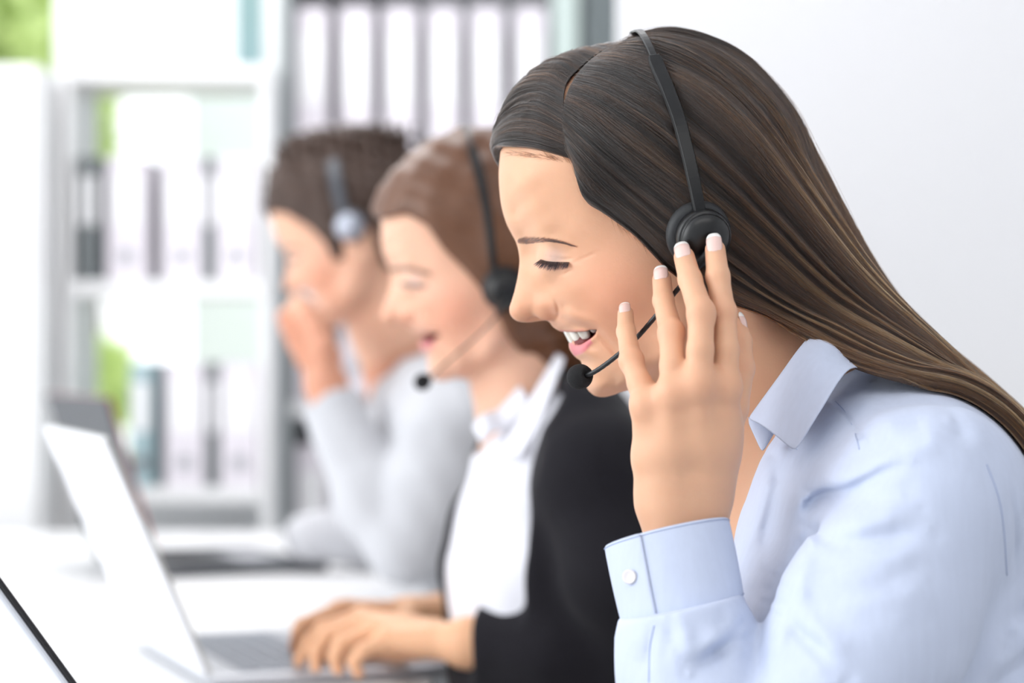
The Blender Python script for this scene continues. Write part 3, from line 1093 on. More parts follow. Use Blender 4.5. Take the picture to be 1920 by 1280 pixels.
# (polyline, depth, width m, amount m: + outwards), on the near side
FOLDS = [
    ([(1519, 1010), (1524, 985), (1545, 952), (1598, 916), (1656, 880), (1700, 860)], -.175, .0040, -.0030),
    ([(1534, 930), (1587, 890), (1651, 838), (1731, 806), (1795, 812)], -.175, .012, .0035),
    ([(1560, 900), (1610, 858), (1665, 822), (1720, 790), (1770, 785)], -.16, .007, -.0030),
    ([(1530, 985), (1560, 962), (1610, 940), (1683, 922)], -.19, .006, -.0022),
    ([(1545, 1005), (1600, 978), (1660, 958), (1720, 950)], -.19, .008, .0022),
    ([(1524, 1022), (1598, 1014), (1678, 1000), (1730, 985)], -.19, .006, -.0022),
    ([(1500, 1075), (1580, 1062), (1680, 1040)], -.20, .009, -.0012),
    ([(1462, 1150), (1500, 1185), (1530, 1215), (1560, 1262)], -.215, .0050, -.0032),
    ([(1475, 1135), (1520, 1175), (1556, 1215), (1585, 1262)], -.215, .008, .0022),
    ([(1470, 1150), (1560, 1140), (1680, 1150)], -.21, .008, -.0012),
    ([(1492, 850), (1478, 900), (1460, 972), (1436, 1060)], -.13, .006, -.0030),
    ([(1465, 860), (1448, 930), (1425, 1010), (1405, 1080)], -.12, .006, .0026),
    ([(1520, 880), (1500, 950), (1475, 1040), (1440, 1130)], -.14, .008, .0030),
    ([(1449, 834), (1432, 880), (1420, 940), (1405, 1010)], -.12, .004, -.0022),
    ([(1450, 1080), (1425, 1160), (1405, 1240)], -.13, .007, .0022),
    ([(1258, 1146), (1275, 1175), (1282, 1200), (1270, 1230)], -.19, .005, .0026),
    ([(1245, 1150), (1258, 1185), (1256, 1215)], -.19, .004, -.0020),
    ([(1398, 1188), (1368, 1204), (1332, 1228), (1290, 1258)], -.20, .0045, -.0055),
    ([(1398, 1170), (1366, 1188), (1325, 1212), (1285, 1238)], -.20, .007, .0030),
    ([(1340, 1135), (1352, 1170), (1350, 1195)], -.19, .005, -.0018),
    ([(1225, 1160), (1216, 1215), (1215, 1280)], -.19, .0028, -.0014),
    ([(1858, 880), (1872, 930), (1882, 990), (1888, 1078)], -.15, .0022, -.0014),
    ([(1848, 1150), (1880, 1130), (1930, 1105)], -.10, .006, -.0060),
    ([(1835, 1185), (1880, 1160), (1930, 1150)], -.10, .010, .0040),
    ([(1780, 1290), (1850, 1225), (1930, 1190)], -.10, .007, -.0030),
    ([(1556, 741), (1587, 775), (1603, 812), (1611, 839)], -.12, .0018, -.0010),
    ([(1690, 1100), (1760, 1180), (1790, 1260)], -.20, .012, -.0012),
    ([(1560, 1020), (1620, 1030), (1690, 1025), (1750, 1005)], -.20, .007, .0012),
    ([(1500, 1110), (1570, 1105), (1650, 1085), (1720, 1075)], -.20, .006, -.0014),
    ([(1480, 1200), (1530, 1240), (1560, 1300)], -.215, .006, .0018),
    ([(1640, 760), (1700, 745), (1760, 770), (1810, 820)], -.14, .008, -.0012),
    ([(1620, 740), (1650, 790), (1700, 815)], -.14, .006, .0010),
    ([(1500, 900), (1515, 930), (1520, 965)], -.15, .005, -.0018),
    ([(1190, 1200), (1200, 1240), (1195, 1290)], -.20, .005, -.0016),
    ([(1310, 1260), (1350, 1240), (1390, 1225)], -.20, .005, -.0020),
]
FOLDS = [([(P(a, b, y)[0], P(a, b, y)[2]) for a, b in spline(pl, 14)], w_, am) for pl, y, w_, am in FOLDS]
_op = np.array([P(a, b, -.105) for a, b in [(1500, 640), (1470, 700), (1445, 780), (1424, 850), (1414, 900), (1409, 950), (1396, 1010), (1384, 1080), (1378, 1180)]])


def fold_field(p):
    o = np.zeros(len(p), np.float32)
    m = p[:, 1] < -0.03
    q = p[m]
    if not len(q):
        return o
    acc = np.zeros(len(q))
    for pl, w_, am in FOLDS:
        a = np.array(pl)
        lo, hi = a.min(0) - 3 * w_, a.max(0) + 3 * w_
        s_ = (q[:, 0] > lo[0]) & (q[:, 0] < hi[0]) & (q[:, 2] > lo[1]) & (q[:, 2] < hi[1])
        if not s_.any():
            continue
        x, z = q[s_, 0], q[s_, 2]
        d = poly_dist(x, z, pl)
        f = np.clip(np.minimum(np.hypot(x - a[0, 0], z - a[0, 1]), np.hypot(x - a[-1, 0], z - a[-1, 1])) / 0.018, 0, 1)
        acc[s_] += 1.5 * am * np.exp(-(d / w_) ** 2) * f
    o[m] = acc * np.clip((-0.03 - q[:, 1]) / 0.03, 0, 1)
    return o


cA, cB = P(1251, 997, -.142), P(1281, 1141, -.158)
uA = (P(1362, 972, -.142) - P(1140, 1022, -.142)) / 2
uB = (P(1391, 1118, -.158) - P(1171, 1164, -.158)) / 2
vA, vB = np.array([0, -.0265, .0058]), np.array([0, -.0275, .001])


def sfore_sdf(p):
    return chain(p, [P(1281, 1138, -.158), P(1284, 1190, -.164), P(1296, 1290, -.172), P(1400, 1480, -.205), P(*EL)], [.0285, .0335, .0355, .043, .046], 0.02)


def shirt_sdf(p):
    p = p.astype(np.float32)
    t = torso_sdf(p, 0.0)
    # neck hole and the open front
    xe = np.interp(p[:, 2], _op[::-1, 2], _op[::-1, 0])
    carve = np.maximum(np.maximum(p[:, 0] - xe, np.abs(p[:, 1]) - .122), _op[-1, 2] + .015 - p[:, 2])
    ck = chain(p, [P(1400, 600, 0), P(1470, 730, 0), P(1510, 790, 0)], [.062, .056, .046], 0.01)
    a = smin(arm_sdf(p, 0.0), np.full(len(p), 9, np.float32), .01)
    d = smin(t, a, 0.006)
    d = smin(d, farm_sdf(p, .004), 0.015)
    d = d - fold_field(p)
    d = smax(d, -np.minimum(carve, ck), 0.0025)
    f = sfore_sdf(p) - fold_field(p)
    # the sleeve ends inside the cuff
    n_ = np.cross(uB, vB)
    n_ = n_ / np.linalg.norm(n_) * (-1 if n_[2] > 0 else 1)
    f = smax(f, -((p - (cB - n_ * .0025).astype(np.float32)) @ n_.astype(np.float32)), .002)
    return smin(d, f, 0.008)


V, F = mesh_sdf(shirt_sdf, P(1120, 1420, 0) - np.array([0, .30, .0]), P(2090, 560) + np.array([0, .27, 0]), .0014)
shirt = mesh_np('shirt', V, F, M_SHIRT, woman)


def sheet(name, rows, m, parent, thick=0.0011, sub=1):
    ob = MB()
    n = len(rows[0])
    ob.add([q for r in rows for q in r], [(j * n + i, j * n + i + 1, (j + 1) * n + i + 1, (j + 1) * n + i) for j in range(len(rows) - 1) for i in range(n - 1)])
    return ob.build(name, m, parent, smooth=True, solid=thick, sub=sub)


# collar: leaf and stand, from the far tip round the nape to the near tip
fold_l = [(1400, 787, -.076), (1455, 712, -.078), (1519, 628, -.070), (1585, 585, -.042), (1620, 575, 0)]
outer = [(1492, 848, -.121), (1541, 768, -.123), (1590, 694, -.112), (1632, 694, -.066), (1665, 680, 0)]
stand = [(1430, 852, -.094), (1478, 772, -.080), (1535, 705, -.074), (1600, 650, -.042), (1640, 640, 0)]


def both(c):
    a = spline(PL(c), 22)
    b = a[::-1] * np.array([1, -1, 1])
    return np.vstack([a, b[1:]])


A_, B_, S_ = both(fold_l), both(outer), both(stand)
rows = []
for v in np.linspace(0, 1, 8):
    mid = A_ * (1 - v) + B_ * v
    out = np.zeros_like(mid)
    out[:, 1] = np.sign(mid[:, 1]) * 0.0055 * math.sin(math.pi * min(1, v * 1.25)) * (v < .8)
    out[:, 2] = 0.0035 * math.sin(math.pi * v) ** .6 * (1 - v)
    rows.append(mid + out)
collar = sheet('collar', rows, M_SHIRT, woman)
leaf = [np.array(q) for q in rows]
rows = []
for v in np.linspace(0, 1, 5):
    q = A_ * (1 - v) + S_ * v
    q = q - np.array([[-.0, 1, 0]]) * np.sign(q[:, 1:2]) * 0.002
    rows.append(q)
sheet('collar_stand', rows, M_SHIRT, woman)
# stitching along the collar edge
for sgn in (1, -1):
    e = MB()
    off = np.array([q[-1] * .78 + q[-2] * .22 + np.array([0, -.0009, .0]) for q in leaf]) * np.array([1, sgn, 1])
    e.tube(off, .00022, 6)
    e.build('collar_stitching', M_THREAD, woman, smooth=True)
# placket along the open front
pe = spline(_op[3:-1] + np.array([.0015, 0, 0]), 20)


def shirt_y(x, z):
    y = np.full(len(x), -0.30, np.float32)
    for _ in range(60):
        y = y + np.clip(shirt_sdf(np.stack([x, y, z], 1)), -.003, .02) * .8
    return y




def on_shirt(pts, n):
    q = spline([(a, b) for a, b in pts], n)
    Y = np.full(n, -.15)
    for _ in range(5):
        k = K(Y)
        x, z = (q[:, 0] - 960) * k, CAM_Z + (640 - q[:, 1]) * k
        Y = shirt_y(x, z)
    k = K(Y)
    return np.stack([(q[:, 0] - 960) * k, Y, CAM_Z + (640 - q[:, 1]) * k], 1)


for pts in ([(1850, 870), (1872, 930), (1882, 990), (1888, 1078)], [(1566, 752), (1587, 775), (1603, 812), (1611, 842)], [(1226, 1172), (1218, 1215), (1216, 1278)]):
    e = MB()
    e.tube(on_shirt(pts, 26) + np.array([0, -.0003, 0]), .0003, 6)
    e.build('seam', M_THREAD, woman, smooth=True)

# cuff
def ring(c, u, v, r=1.0, n=72, step=0.0):
    R = []
    for i in range(n + 1):
        a = (2 * math.pi + .22) * i / n + 2.05
        k = r + step * (1 - i / n)
        R.append(c + u * math.cos(a) * k + v * math.sin(a) * k)
    return R


rows = []
for t in np.linspace(0, 1, 9):
    rows.append(ring(cA * (1 - t) + cB * t, uA * (1 - t) + uB * t, vA * (1 - t) + vB * t, 1 + .012 * math.sin(3.1 * t), step=.055))
cuff = sheet('cuff', rows, M_SHIRT, woman, .0014)
for t in (0.035, 0.965):
    e = MB()
    R = ring(cA * (1 - t) + cB * t, uA * (1 - t) + uB * t, vA * (1 - t) + vB * t, 1.03, step=.055)
    e.tube(R, .00020, 5)
    e.build('cuff_stitching', M_THREAD, woman, smooth=True)


def disc_matrix(c, ax):
    q = Vector(ax).normalized().to_track_quat('Z', 'Y')
    return Matrix.Translation(Vector(c)) @ q.to_matrix().to_4x4()


m_but = mat('button_pearl', (240, 236, 238), 0.25, coat=.5)
bt = MB()
bc = P(1181, 1081, -.1705)
bt.lathe([(0, 0), (.0032, 0), (.0039, .0004), (.0041, .0010), (.0038, .0016), (.0030, .0013), (.0012, .0010), (0, .0010)], disc_matrix(bc, (-.42, -1, .12)), 28)
button = bt.build('button', m_but, woman, smooth=True)
for a, b in ((-.0008, -.0008), (.0008, -.0008), (-.0008, .0008), (.0008, .0008)):
    pass
# ------------------------------------------------------------------ front woman: headset
m_plastic = mat('headset_plastic', (15, 16, 18), 0.33)
m_matte = mat('headset_matte', (17, 18, 20), 0.40, spec=.35)
m_foam = mat('black_foam', (26, 26, 28), 0.95, bump=(1500, .9, .0006))
m_cushion = mat('headset_cushion', (30, 32, 35), 0.55)
m_boom = mat('boom_sleeve', (30, 30, 32), 0.35)
BAND = [(1188, 74, .006), (1203, 86, -.020), (1219, 108, -.042), (1236, 138, -.060), (1252, 170, -.073), (1274, 230, -.089), (1292, 300, -.098),
        (1305, 360, -.1025), (1314, 408, -.1035)]


def strip(pts, ws, th, outward, n=1):
    """flat bar following pts, with widths ws, thickness th"""
    ob = MB()
    R = []
    pts = [Vector(p) for p in pts]
    for i, p in enumerate(pts):
        t = (pts[min(i + 1, len(pts) - 1)] - pts[max(i - 1, 0)]).normalized()
        o = Vector(outward(p)).normalized()
        s = t.cross(o).normalized()
        o = s.cross(t).normalized()
        w_ = ws[i] / 2
        R.append([p + s * w_ + o * 0, p + s * w_ * .8 + o * th, p - s * w_ * .8 + o * th, p - s * w_ + o * 0, p - s * w_ * .9 - o * th * .3, p + s * w_ * .9 - o * th * .3])
    ob.rings(R)
    return ob


def headset(parent_name, label, band, cush, dome, boom, mic, mats, head_c, xf=None, group=None, boomr=.0014, rest=None, bw=1.0):
    hs = empty(parent_name, rest if rest is not None else band[0], label=label, cat='headset')
    X = (lambda q: q) if xf is None else xf
    mp, mm, mc, mf, mb = mats
    head_c = Vector(head_c)
    near_ = spline([X(q) for q in band], 40)
    far_ = spline([X(q * np.array([1, -1, 1])) for q in band], 40)
    cut = 17
    full = np.vstack([near_[:cut][::-1], far_[1:cut]])
    o = lambda p: p - head_c
    strip(full, np.full(len(full), .0046 * bw), .0012, o).build('headband', mp, hs, smooth=False, bevel=.0004)
    for arr in (near_, far_):
        a = arr[cut - 3:]
        w_ = np.interp(np.linspace(0, 1, len(a)), [0, .04, .12, .8, 1], [.0078, .0092, .0095, .0082, .0072]) * bw
        strip(a, w_, .0024, o).build('slider_arm', mm, hs, bevel=.0006)
        b = arr[-6:]
    for sgn in (1, -1):
        f = np.array([1, sgn, 1])
        c, d = Vector(X(cush * f)), Vector(X(dome * f))
        M = disc_matrix(c, d - c)
        L = (d - c).length
        q = MB()
        q.lathe([(.009, -.006), (.015, -.0062), (.0185, -.004), (.0198, 0), (.0192, .003), (.0172, .0052), (.0120, .0056), (.0, .0056)], M, 56)
        cu = q.build('ear_cushion', mc, hs, smooth=True, bevel=0)
        q = MB()
        q.lathe([(.0, .004), (.0155, .0045), (.0166, .0062), (.0166, L - .005), (.0160, L - .0035), (.0150, L - .003), (.0146, L - .0022), (.0148, L - .0012),
                 (.0140, L + .0006), (.0118, L + .0025), (.0085, L + .0040), (.0045, L + .0046), (0, L + .0047)], M, 56)
        e = q.build('ear_cup', mp, hs, smooth=True)
        md = e.modifiers.new('es', 'EDGE_SPLIT')
        md.split_angle = math.radians(38)
    if boom is not None:
        bp = spline([X(q) for q in boom], 60)
        q = MB()
        q.tube(bp[:12], np.interp(np.arange(12), [0, 2, 11], [.0030, .0030, .0021]), 16)
        q.build('boom_joint', mm, hs, smooth=True)
        q = MB()
        q.tube(bp[10:], [boomr * (1 + .07 * (i % 2)) for i in range(50)], 14)
        q.build('microphone_boom', mb, hs, smooth=True)
        c = Vector(X(mic))
        ax = (c - Vector(bp[-5])).normalized()
        q = MB()
        M = disc_matrix(c, ax)
        prof = [(.0022, -.0062), (.0030, -.0072), (.0046, -.0070)] + [(.0076 * math.sin(a), -.0082 * math.cos(a)) for a in np.linspace(.72, math.pi, 20)]
        q.lathe(prof, M, 40)
        q.build('microphone_foam', mf, hs, smooth=True)
    return hs


bp_ = PL(BAND)
bd_ = bp_ - P(1230, 400, 0)
for _ in range(8):
    bp_ = bp_ + bd_ / np.linalg.norm(bd_, axis=1, keepdims=True) * np.clip(np.array([[.0085], [.009], [.0105], [.0115], [.0125], [.0135], [.0135], [.0135], [.0135]]) - HF.skull(bp_.astype(np.float32))[:, None], 0, .01)
BANDW = bp_
front_set = headset('headset', 'black headset with microphone on the dark hair of the woman in front',
                    BANDW, P(1309, 438, -.092), P(1326, 449, -.1065),
                    PL([(1338, 462, -.1120), (1322, 483, -.1125), (1302, 506, -.112), (1275, 537, -.108), (1229, 593, -.100), (1190, 637, -.092), (1150, 672, -.083),
                        (1118, 695, -.075), (1096, 705, -.068)]), P(1087, 706, -.064),
                    (m_plastic, m_matte, m_cushion, m_foam, m_boom), P(1230, 400, 0))
# ------------------------------------------------------------------ front woman: hair
NEAR = [
    [(1083, 303, 51), (1088, 335, 57), (1106, 372, 64), (1140, 405, 70), (1180, 432, 74), (1216, 462, 76), (1250, 500, 77), (1300, 535, 76), (1360, 560, 70), (1430, 578, 66),
     (1490, 610, 66), (1550, 660, 78), (1600, 690, 92), (1665, 711, 102), (1722, 726, 104), (1778, 752, 100), (1822, 785, 95), (1862, 830, 90), (1895, 900, 84), (1930, 1010, 78)],
    [(1069, 270, 49), (1096, 305, 58), (1135, 345, 67), (1185, 388, 75), (1235, 430, 79), (1290, 472, 82), (1350, 508, 80), (1410, 542, 74), (1470, 575, 70), (1525, 610, 72),
     (1580, 645, 82), (1630, 672, 92), (1680, 692, 98), (1730, 710, 100), (1785, 738, 96), (1830, 772, 92), (1872, 820, 86), (1910, 890, 80), (1945, 990, 74)],
    [(1064, 215, 43), (1115, 245, 59), (1185, 292, 74), (1255, 345, 82), (1320, 398, 85), (1385, 450, 83), (1445, 500, 78), (1500, 545, 72), (1555, 585, 70),
     (1605, 618, 74), (1655, 648, 82), (1705, 675, 86), (1755, 703, 86), (1805, 738, 84), (1850, 785, 78), (1890, 840, 74), (1930, 910, 68), (1960, 990, 62)],
    [(1085, 152, 31), (1150, 172, 51), (1230, 212, 71), (1310, 268, 82), (1375, 325, 84), (1430, 385, 81), (1485, 445, 75), (1535, 500, 69), (1585, 550, 65), (1635, 592, 64),
     (1685, 628, 66), (1735, 662, 68), (1785, 700, 68), (1835, 745, 66), (1880, 800, 62), (1920, 860, 58), (1960, 930, 54)],
    [(1132, 104, 18), (1200, 112, 35), (1280, 138, 54), (1350, 185, 65), (1410, 245, 70), (1462, 312, 68), (1510, 378, 62), (1560, 445, 55), (1610, 508, 49), (1660, 562, 46),
     (1712, 612, 45), (1765, 660, 46), (1820, 712, 46), (1870, 768, 45), (1915, 820, 44), (1960, 880, 42)],
    [(1178, 73, 2), (1240, 60, 0), (1310, 72, 0), (1378, 104, 0), (1436, 160, 0), (1488, 235, 0), (1532, 315, 0), (1575, 395, 0), (1622, 480, 0), (1672, 553, 0), (1725, 613, 0),
     (1785, 668, 0), (1845, 724, 0), (1895, 772, 0), (1945, 822, 0), (1985, 870, 0)]]
FAR = [
    [(1080, 302, 51), (1040, 293, 43), (995, 285, 31), (958, 279, 16), (941, 280, 0), (945, 300, -26), (975, 345, -50), (1040, 395, -66), (1130, 440, -76), (1240, 490, -80),
     (1350, 540, -76), (1450, 590, -66), (1550, 650, -72), (1650, 705, -90), (1760, 750, -92), (1850, 820, -85), (1920, 950, -75)],
    [(1069, 262, 48), (1030, 240, 39), (985, 235, 26), (950, 245, 12), (936, 262, -4), (945, 290, -32), (985, 335, -56), (1060, 385, -72), (1160, 430, -80), (1280, 485, -83),
     (1390, 540, -76), (1490, 590, -70), (1590, 645, -78), (1690, 690, -92), (1780, 738, -90), (1860, 810, -82), (1930, 930, -72)],
    [(1063, 210, 42), (1025, 182, 33), (985, 182, 21), (955, 205, 7), (943, 235, -12), (960, 275, -42), (1010, 322, -64), (1090, 370, -77), (1195, 425, -84), (1310, 480, -85),
     (1420, 535, -76), (1515, 580, -71), (1610, 625, -76), (1705, 675, -84), (1800, 735, -82), (1880, 810, -76), (1950, 920, -66)],
    [(1070, 162, 32), (1040, 135, 25), (1008, 140, 14), (980, 162, 0), (972, 200, -26), (1000, 250, -54), (1065, 300, -73), (1155, 355, -83), (1260, 415, -86), (1370, 475, -82),
     (1470, 525, -75), (1560, 575, -68), (1650, 630, -68), (1740, 680, -70), (1830, 745, -68), (1910, 830, -62), (1970, 920, -56)],
    [(1108, 122, 22), (1082, 104, 15), (1050, 112, 2), (1035, 145, -22), (1060, 195, -50), (1120, 250, -71), (1200, 310, -82), (1290, 370, -84), (1385, 430, -80), (1470, 485, -72),
     (1550, 540, -62), (1630, 595, -54), (1720, 650, -52), (1810, 710, -50), (1890, 780, -48), (1960, 860, -44)],
    [(1150, 93, 10), (1128, 88, 0), (1130, 115, -26), (1180, 165, -52), (1255, 220, -70), (1340, 285, -76), (1420, 355, -72), (1490, 425, -62), (1555, 495, -52), (1620, 555, -44),
     (1700, 612, -38), (1780, 670, -36), (1860, 735, -34), (1930, 800, -32)],
    [(1180, 76, 0), (1215, 80, -16), (1280, 105, -36), (1355, 155, -52), (1420, 225, -58), (1475, 305, -54), (1525, 385, -44), (1575, 455, -34), (1625, 520, -26), (1685, 580, -20),
     (1750, 640, -16), (1830, 705, -14), (1900, 770, -12), (1950, 815, -10)]]


def guide_sheet(G, nt, nu):
    """guides -> (nu, nt, 3) smooth sheet of room points"""
    A = np.array([spline(PL([(a, b, -c / 1000) for a, b, c in g]), nt) for g in G])
    n = len(A)
    Q = np.concatenate([[2 * A[0] - A[1]], A, [2 * A[-1] - A[-2]]])
    out = []
    for u in np.linspace(0, n - 1, nu):
        i = min(int(u), n - 2)
        t = u - i
        p0, p1, p2, p3 = Q[i:i + 4]
        out.append(0.5 * (2 * p1 + (p2 - p0) * t + (2 * p0 - 5 * p1 + 4 * p2 - p3) * t * t + (3 * p1 - p0 - 3 * p2 + p3) * t ** 3))
    return np.array(out)


def sheet_normals(S, flip):
    du, dt = np.gradient(S, axis=0), np.gradient(S, axis=1)
    n = np.cross(du, dt)
    n /= np.maximum(np.linalg.norm(n, axis=2, keepdims=True), 1e-9)
    return n * flip


def grow(S, N, n, nclump, thick, seed, kpts=30, frizz=1.0, clump=.75, lift=0.0, tmin=0.0, uv=None):
    """strands following the sheet S, in locks"""
    r = np.random.default_rng(seed)
    nu, nt = S.shape[:2]
    cu, cl = r.random(nclump), r.random(nclump)
    ci = r.integers(0, nclump, n)
    spread = r.normal(0, 1.0, n) * .016
    t = np.linspace(0, 1, kpts)
    start = np.where(r.random(n) < .45, 0, r.random(n) * .28) + tmin
    end = np.clip(1.0 - np.abs(r.normal(0, .035, n)), .5, 1)
    T = start[:, None] + (end - start)[:, None] * t
    ug = cu[ci][:, None]
    gather = clump * np.clip((T - .05) / .5, 0, 1)
    U = ug + (spread[:, None] + (r.random(n)[:, None] - .5) * .05) * (1 - gather * .8)
    # locks wander slowly across the sheet
    ph, am = r.random(nclump) * 6.3, r.normal(0, .010, nclump)
    U = U + am[ci][:, None] * np.sin(T * 5 + ph[ci][:, None]) * T
    ph2, fr = r.random(n)[:, None] * 6.3, r.uniform(4, 11, n)[:, None]
    U = np.clip(U + .0035 * frizz * np.sin(T * fr + ph2), 0, 1)
    fu, ft = U * (nu - 1), np.clip(T, 0, 1) * (nt - 1)
    i, j = np.clip(fu.astype(int), 0, nu - 2), np.clip(ft.astype(int), 0, nt - 2)
    a, b = (fu - i)[..., None], (ft - j)[..., None]
    smp = lambda A: A[i, j] * (1 - a) * (1 - b) + A[i + 1, j] * a * (1 - b) + A[i, j + 1] * (1 - a) * b + A[i + 1, j + 1] * a * b
    pos, nor = smp(S), smp(N)
    lay = r.random(n)[:, None] ** .8
    band = .5 + .5 * np.sin(U * 62 + 2.5 * np.sin(U * 21 + T * 2) + 1.5 * T)
    h = thick * (lay * .45 + .25 * (.5 + .5 * np.sin(cl[ci] * 40))[:, None] + .55 * band * np.clip(T / .2, 0, 1)) * np.clip(T / .05, .15, 1) + lift
    h = h + .0005 * frizz * np.sin(T * fr * 1.3 + ph2 * 2)
    return pos + nor * h[..., None], np.clip(.46 * (.5 + .5 * np.sin(U[:, 12] * 62 + 2.5 * np.sin(U[:, 12] * 21 + 1) + .6)) + .30 * cl[ci] + .24 * r.random(n), 0, 1)


M_HAIRS = [hair_mat('dark_brown_hair', (12, 7, 5), (46, 26, 15), .24), hair_mat('brown_hair', (22, 13, 8), (92, 56, 31), .24),
           hair_mat('light_brown_hair', (40, 25, 16), (164, 110, 62), .26)]
m_hbase = mat('hair_underlayer', (32, 22, 17), .6, noise=(90, .25))

def solid_sdf(p):
    p = p.astype(np.float32)
    d = near(p, P(1220, 420, 0), 0.21, HF.skull)
    return np.minimum(np.minimum(d, neck_sdf(p)), shirt_sdf(p))


def push_out(S, want, it=7):
    """lifts sheet points until they lie at least `want` off the head, neck and shirt; mostly sideways"""
    sh = S.shape
    p = S.reshape(-1, 3).copy()
    w_ = np.broadcast_to(want, sh[:2]).reshape(-1)
    e = .001
    for _ in range(it):
        d = solid_sdf(p)
        g = np.stack([(solid_sdf(p + o) - solid_sdf(p - o)) / (2 * e) for o in np.eye(3) * e], 1) * np.array([.45, 1, .45])
        g /= np.maximum(np.linalg.norm(g, axis=1, keepdims=True), .3)
        p += g * np.clip(w_ - d, 0, .01)[:, None]
    p = p.reshape(sh)
    for _ in range(3):      # even out
        p[1:-1, 1:-1] = p[1:-1, 1:-1] * .4 + .15 * (p[:-2, 1:-1] + p[2:, 1:-1] + p[1:-1, :-2] + p[1:-1, 2:])
    return p


WANT = np.interp(np.linspace(0, 1, 80), [0, .05, .15, .5, 1], [.0020, .0045, .006, .008, .008])[None, :] * np.interp(np.linspace(0, 1, 60), [0, .05, .18], [.15, .45, 1])[:, None]
SN = push_out(guide_sheet(NEAR, 80, 60), WANT)
SF = push_out(guide_sheet(FAR, 80, 60), WANT)
NN = sheet_normals(SN, 1.0)
if NN[30, 30, 1] > 0:
    NN = -NN
NF = sheet_normals(SF, 1.0)
if NF[30, 40, 1] < 0:
    NF = -NF


def under(S, N, inset, thick, tmax, lo_=4):
    k = int(S.shape[1] * tmax)
    S, N = S[lo_:, 2:], N[lo_:, 2:]
    A = S[:, :k] - N[:, :k] * inset
    return A, A - N[:, :k] * thick


ob = MB()
for S, N, e_ in ((SN, NN, 3), (SF, NF, 10)):
    o_, i_ = under(S, N, .0010, .0025, .58, e_)
    nu, nt = o_.shape[:2]
    b0 = 0
    V = np.concatenate([o_.reshape(-1, 3), i_.reshape(-1, 3)])
    m_ = nu * nt
    F = []
    for u in range(nu - 1):
        for v in range(nt - 1):
            q = (u * nt + v, u * nt + v + 1, (u + 1) * nt + v + 1, (u + 1) * nt + v)
            F.append(q)
            F.append(tuple(m_ + x for x in q[::-1]))
    for v in range(nt - 1):
        F.append((v, m_ + v, m_ + v + 1, v + 1))
        F.append(((nu - 1) * nt + v, (nu - 1) * nt + v + 1, m_ + (nu - 1) * nt + v + 1, m_ + (nu - 1) * nt + v))
    for u in range(nu - 1):
        F.append((u * nt, (u + 1) * nt, m_ + (u + 1) * nt, m_ + u * nt))
        F.append((u * nt + nt - 1, m_ + u * nt + nt - 1, m_ + (u + 1) * nt + nt - 1, (u + 1) * nt + nt - 1))
    ob.add(V, F)
hair = ob.build('hair', m_hbase, woman, smooth=True)
NH = 34000
RAD = np.interp(np.linspace(0, 1, 30), [0, .7, 1], [.155, .135, .04]) / 1000


def locks(name, parts, rad, parent, shares=(.42, .74)):
    P_ = np.concatenate([a for a, _ in parts])
    c = np.concatenate([b for _, b in parts])
    cls = np.digitize(c, shares)
    for i, m in enumerate(M_HAIRS):
        if (cls == i).any():
            strands(name, P_[cls == i], rad, m, parent)


locks('hair_strands', [grow(SN, NN, NH, 420, .0045, 11), grow(SF, NF, int(NH * .5), 260, .0045, 12)], RAD, hair)
# finer, denser hair along the hairline, and loose hairs
locks('hairline_strands', [grow(S_[:9], N_[:9], int(NH * .12), 80, .0030, sd) for S_, N_, sd in ((SN, NN, 21), (SF, NF, 22))], RAD * .8, hair)
locks('loose_hair_strands', [grow(SN, NN, 420, 300, .0045, 13, frizz=3.5, clump=.1, lift=.0005), grow(SF, NF, 200, 200, .004, 14, frizz=3, clump=.1, lift=.0005)], RAD * .5, hair)

# short fine hairs along the forehead
r_ = np.random.default_rng(31)
nb2 = 260
t_ = r_.random(nb2)
hx = np.interp(t_, [0, .2, .4, .5, .65, .8, 1], [945, 990, 1040, 1078, 1094, 1130, 1215])
hy = np.interp(t_, [0, .2, .4, .5, .65, .8, 1], [286, 291, 298, 306, 345, 392, 462])
hx = hx + r_.uniform(-5, 2, nb2)
hy = hy + r_.uniform(-4, 3, nb2)
rt = on_face(hx, hy)
ag = np.interp(t_, [0, .4, .5, .7, 1], [3.0, 2.75, 2.0, -.5, -.65]) + r_.normal(0, .25, nb2)
ln_ = r_.uniform(14, 34, nb2)
q_ = np.linspace(0, 1, 7)
pts_ = np.stack([on_face(hx + np.cos(ag) * ln_ * q - (1 - q) * 0, hy - np.sin(ag) * ln_ * q + 3 * q * q) for q in q_], 1)
pts_[:, :, 1] -= .0004 + .0022 * q_[None] * r_.random((nb2, 1))
ok_ = (np.ptp(pts_[:, :, 1], axis=1) < .020) & (pts_[:, :, 1].max(1) < -.012)
strands('fine_hair_strands', pts_[ok_], np.array([.05, .05, .045, .04, .03, .02, .01]) / 1000, M_HAIRS[1], hair)
# ------------------------------------------------------------------ the two colleagues behind
class Pose:
    """places the head shape: centre, size, turn and nod"""

    def __init__(s, O, size, yaw, roll):
        s.O, s.s = np.array(O), size
        s.c = P(1220, 420, 0)
        cy, sy, cr, sr = math.cos(yaw), math.sin(yaw), math.cos(roll), math.sin(roll)
        Rr = np.array([[cr, 0, -sr], [0, 1, 0], [sr, 0, cr]])
        Rz = np.array([[cy, -sy, 0], [sy, cy, 0], [0, 0, 1]])
        s.R = Rz @ Rr

    def inv(s, p):
        return ((p - s.O.astype(np.float32)) @ s.R.astype(np.float32) / s.s + s.c.astype(np.float32)).astype(np.float32)

    def fwd(s, q):
        return (np.asarray(q) - s.c) @ s.R.T * s.s + s.O


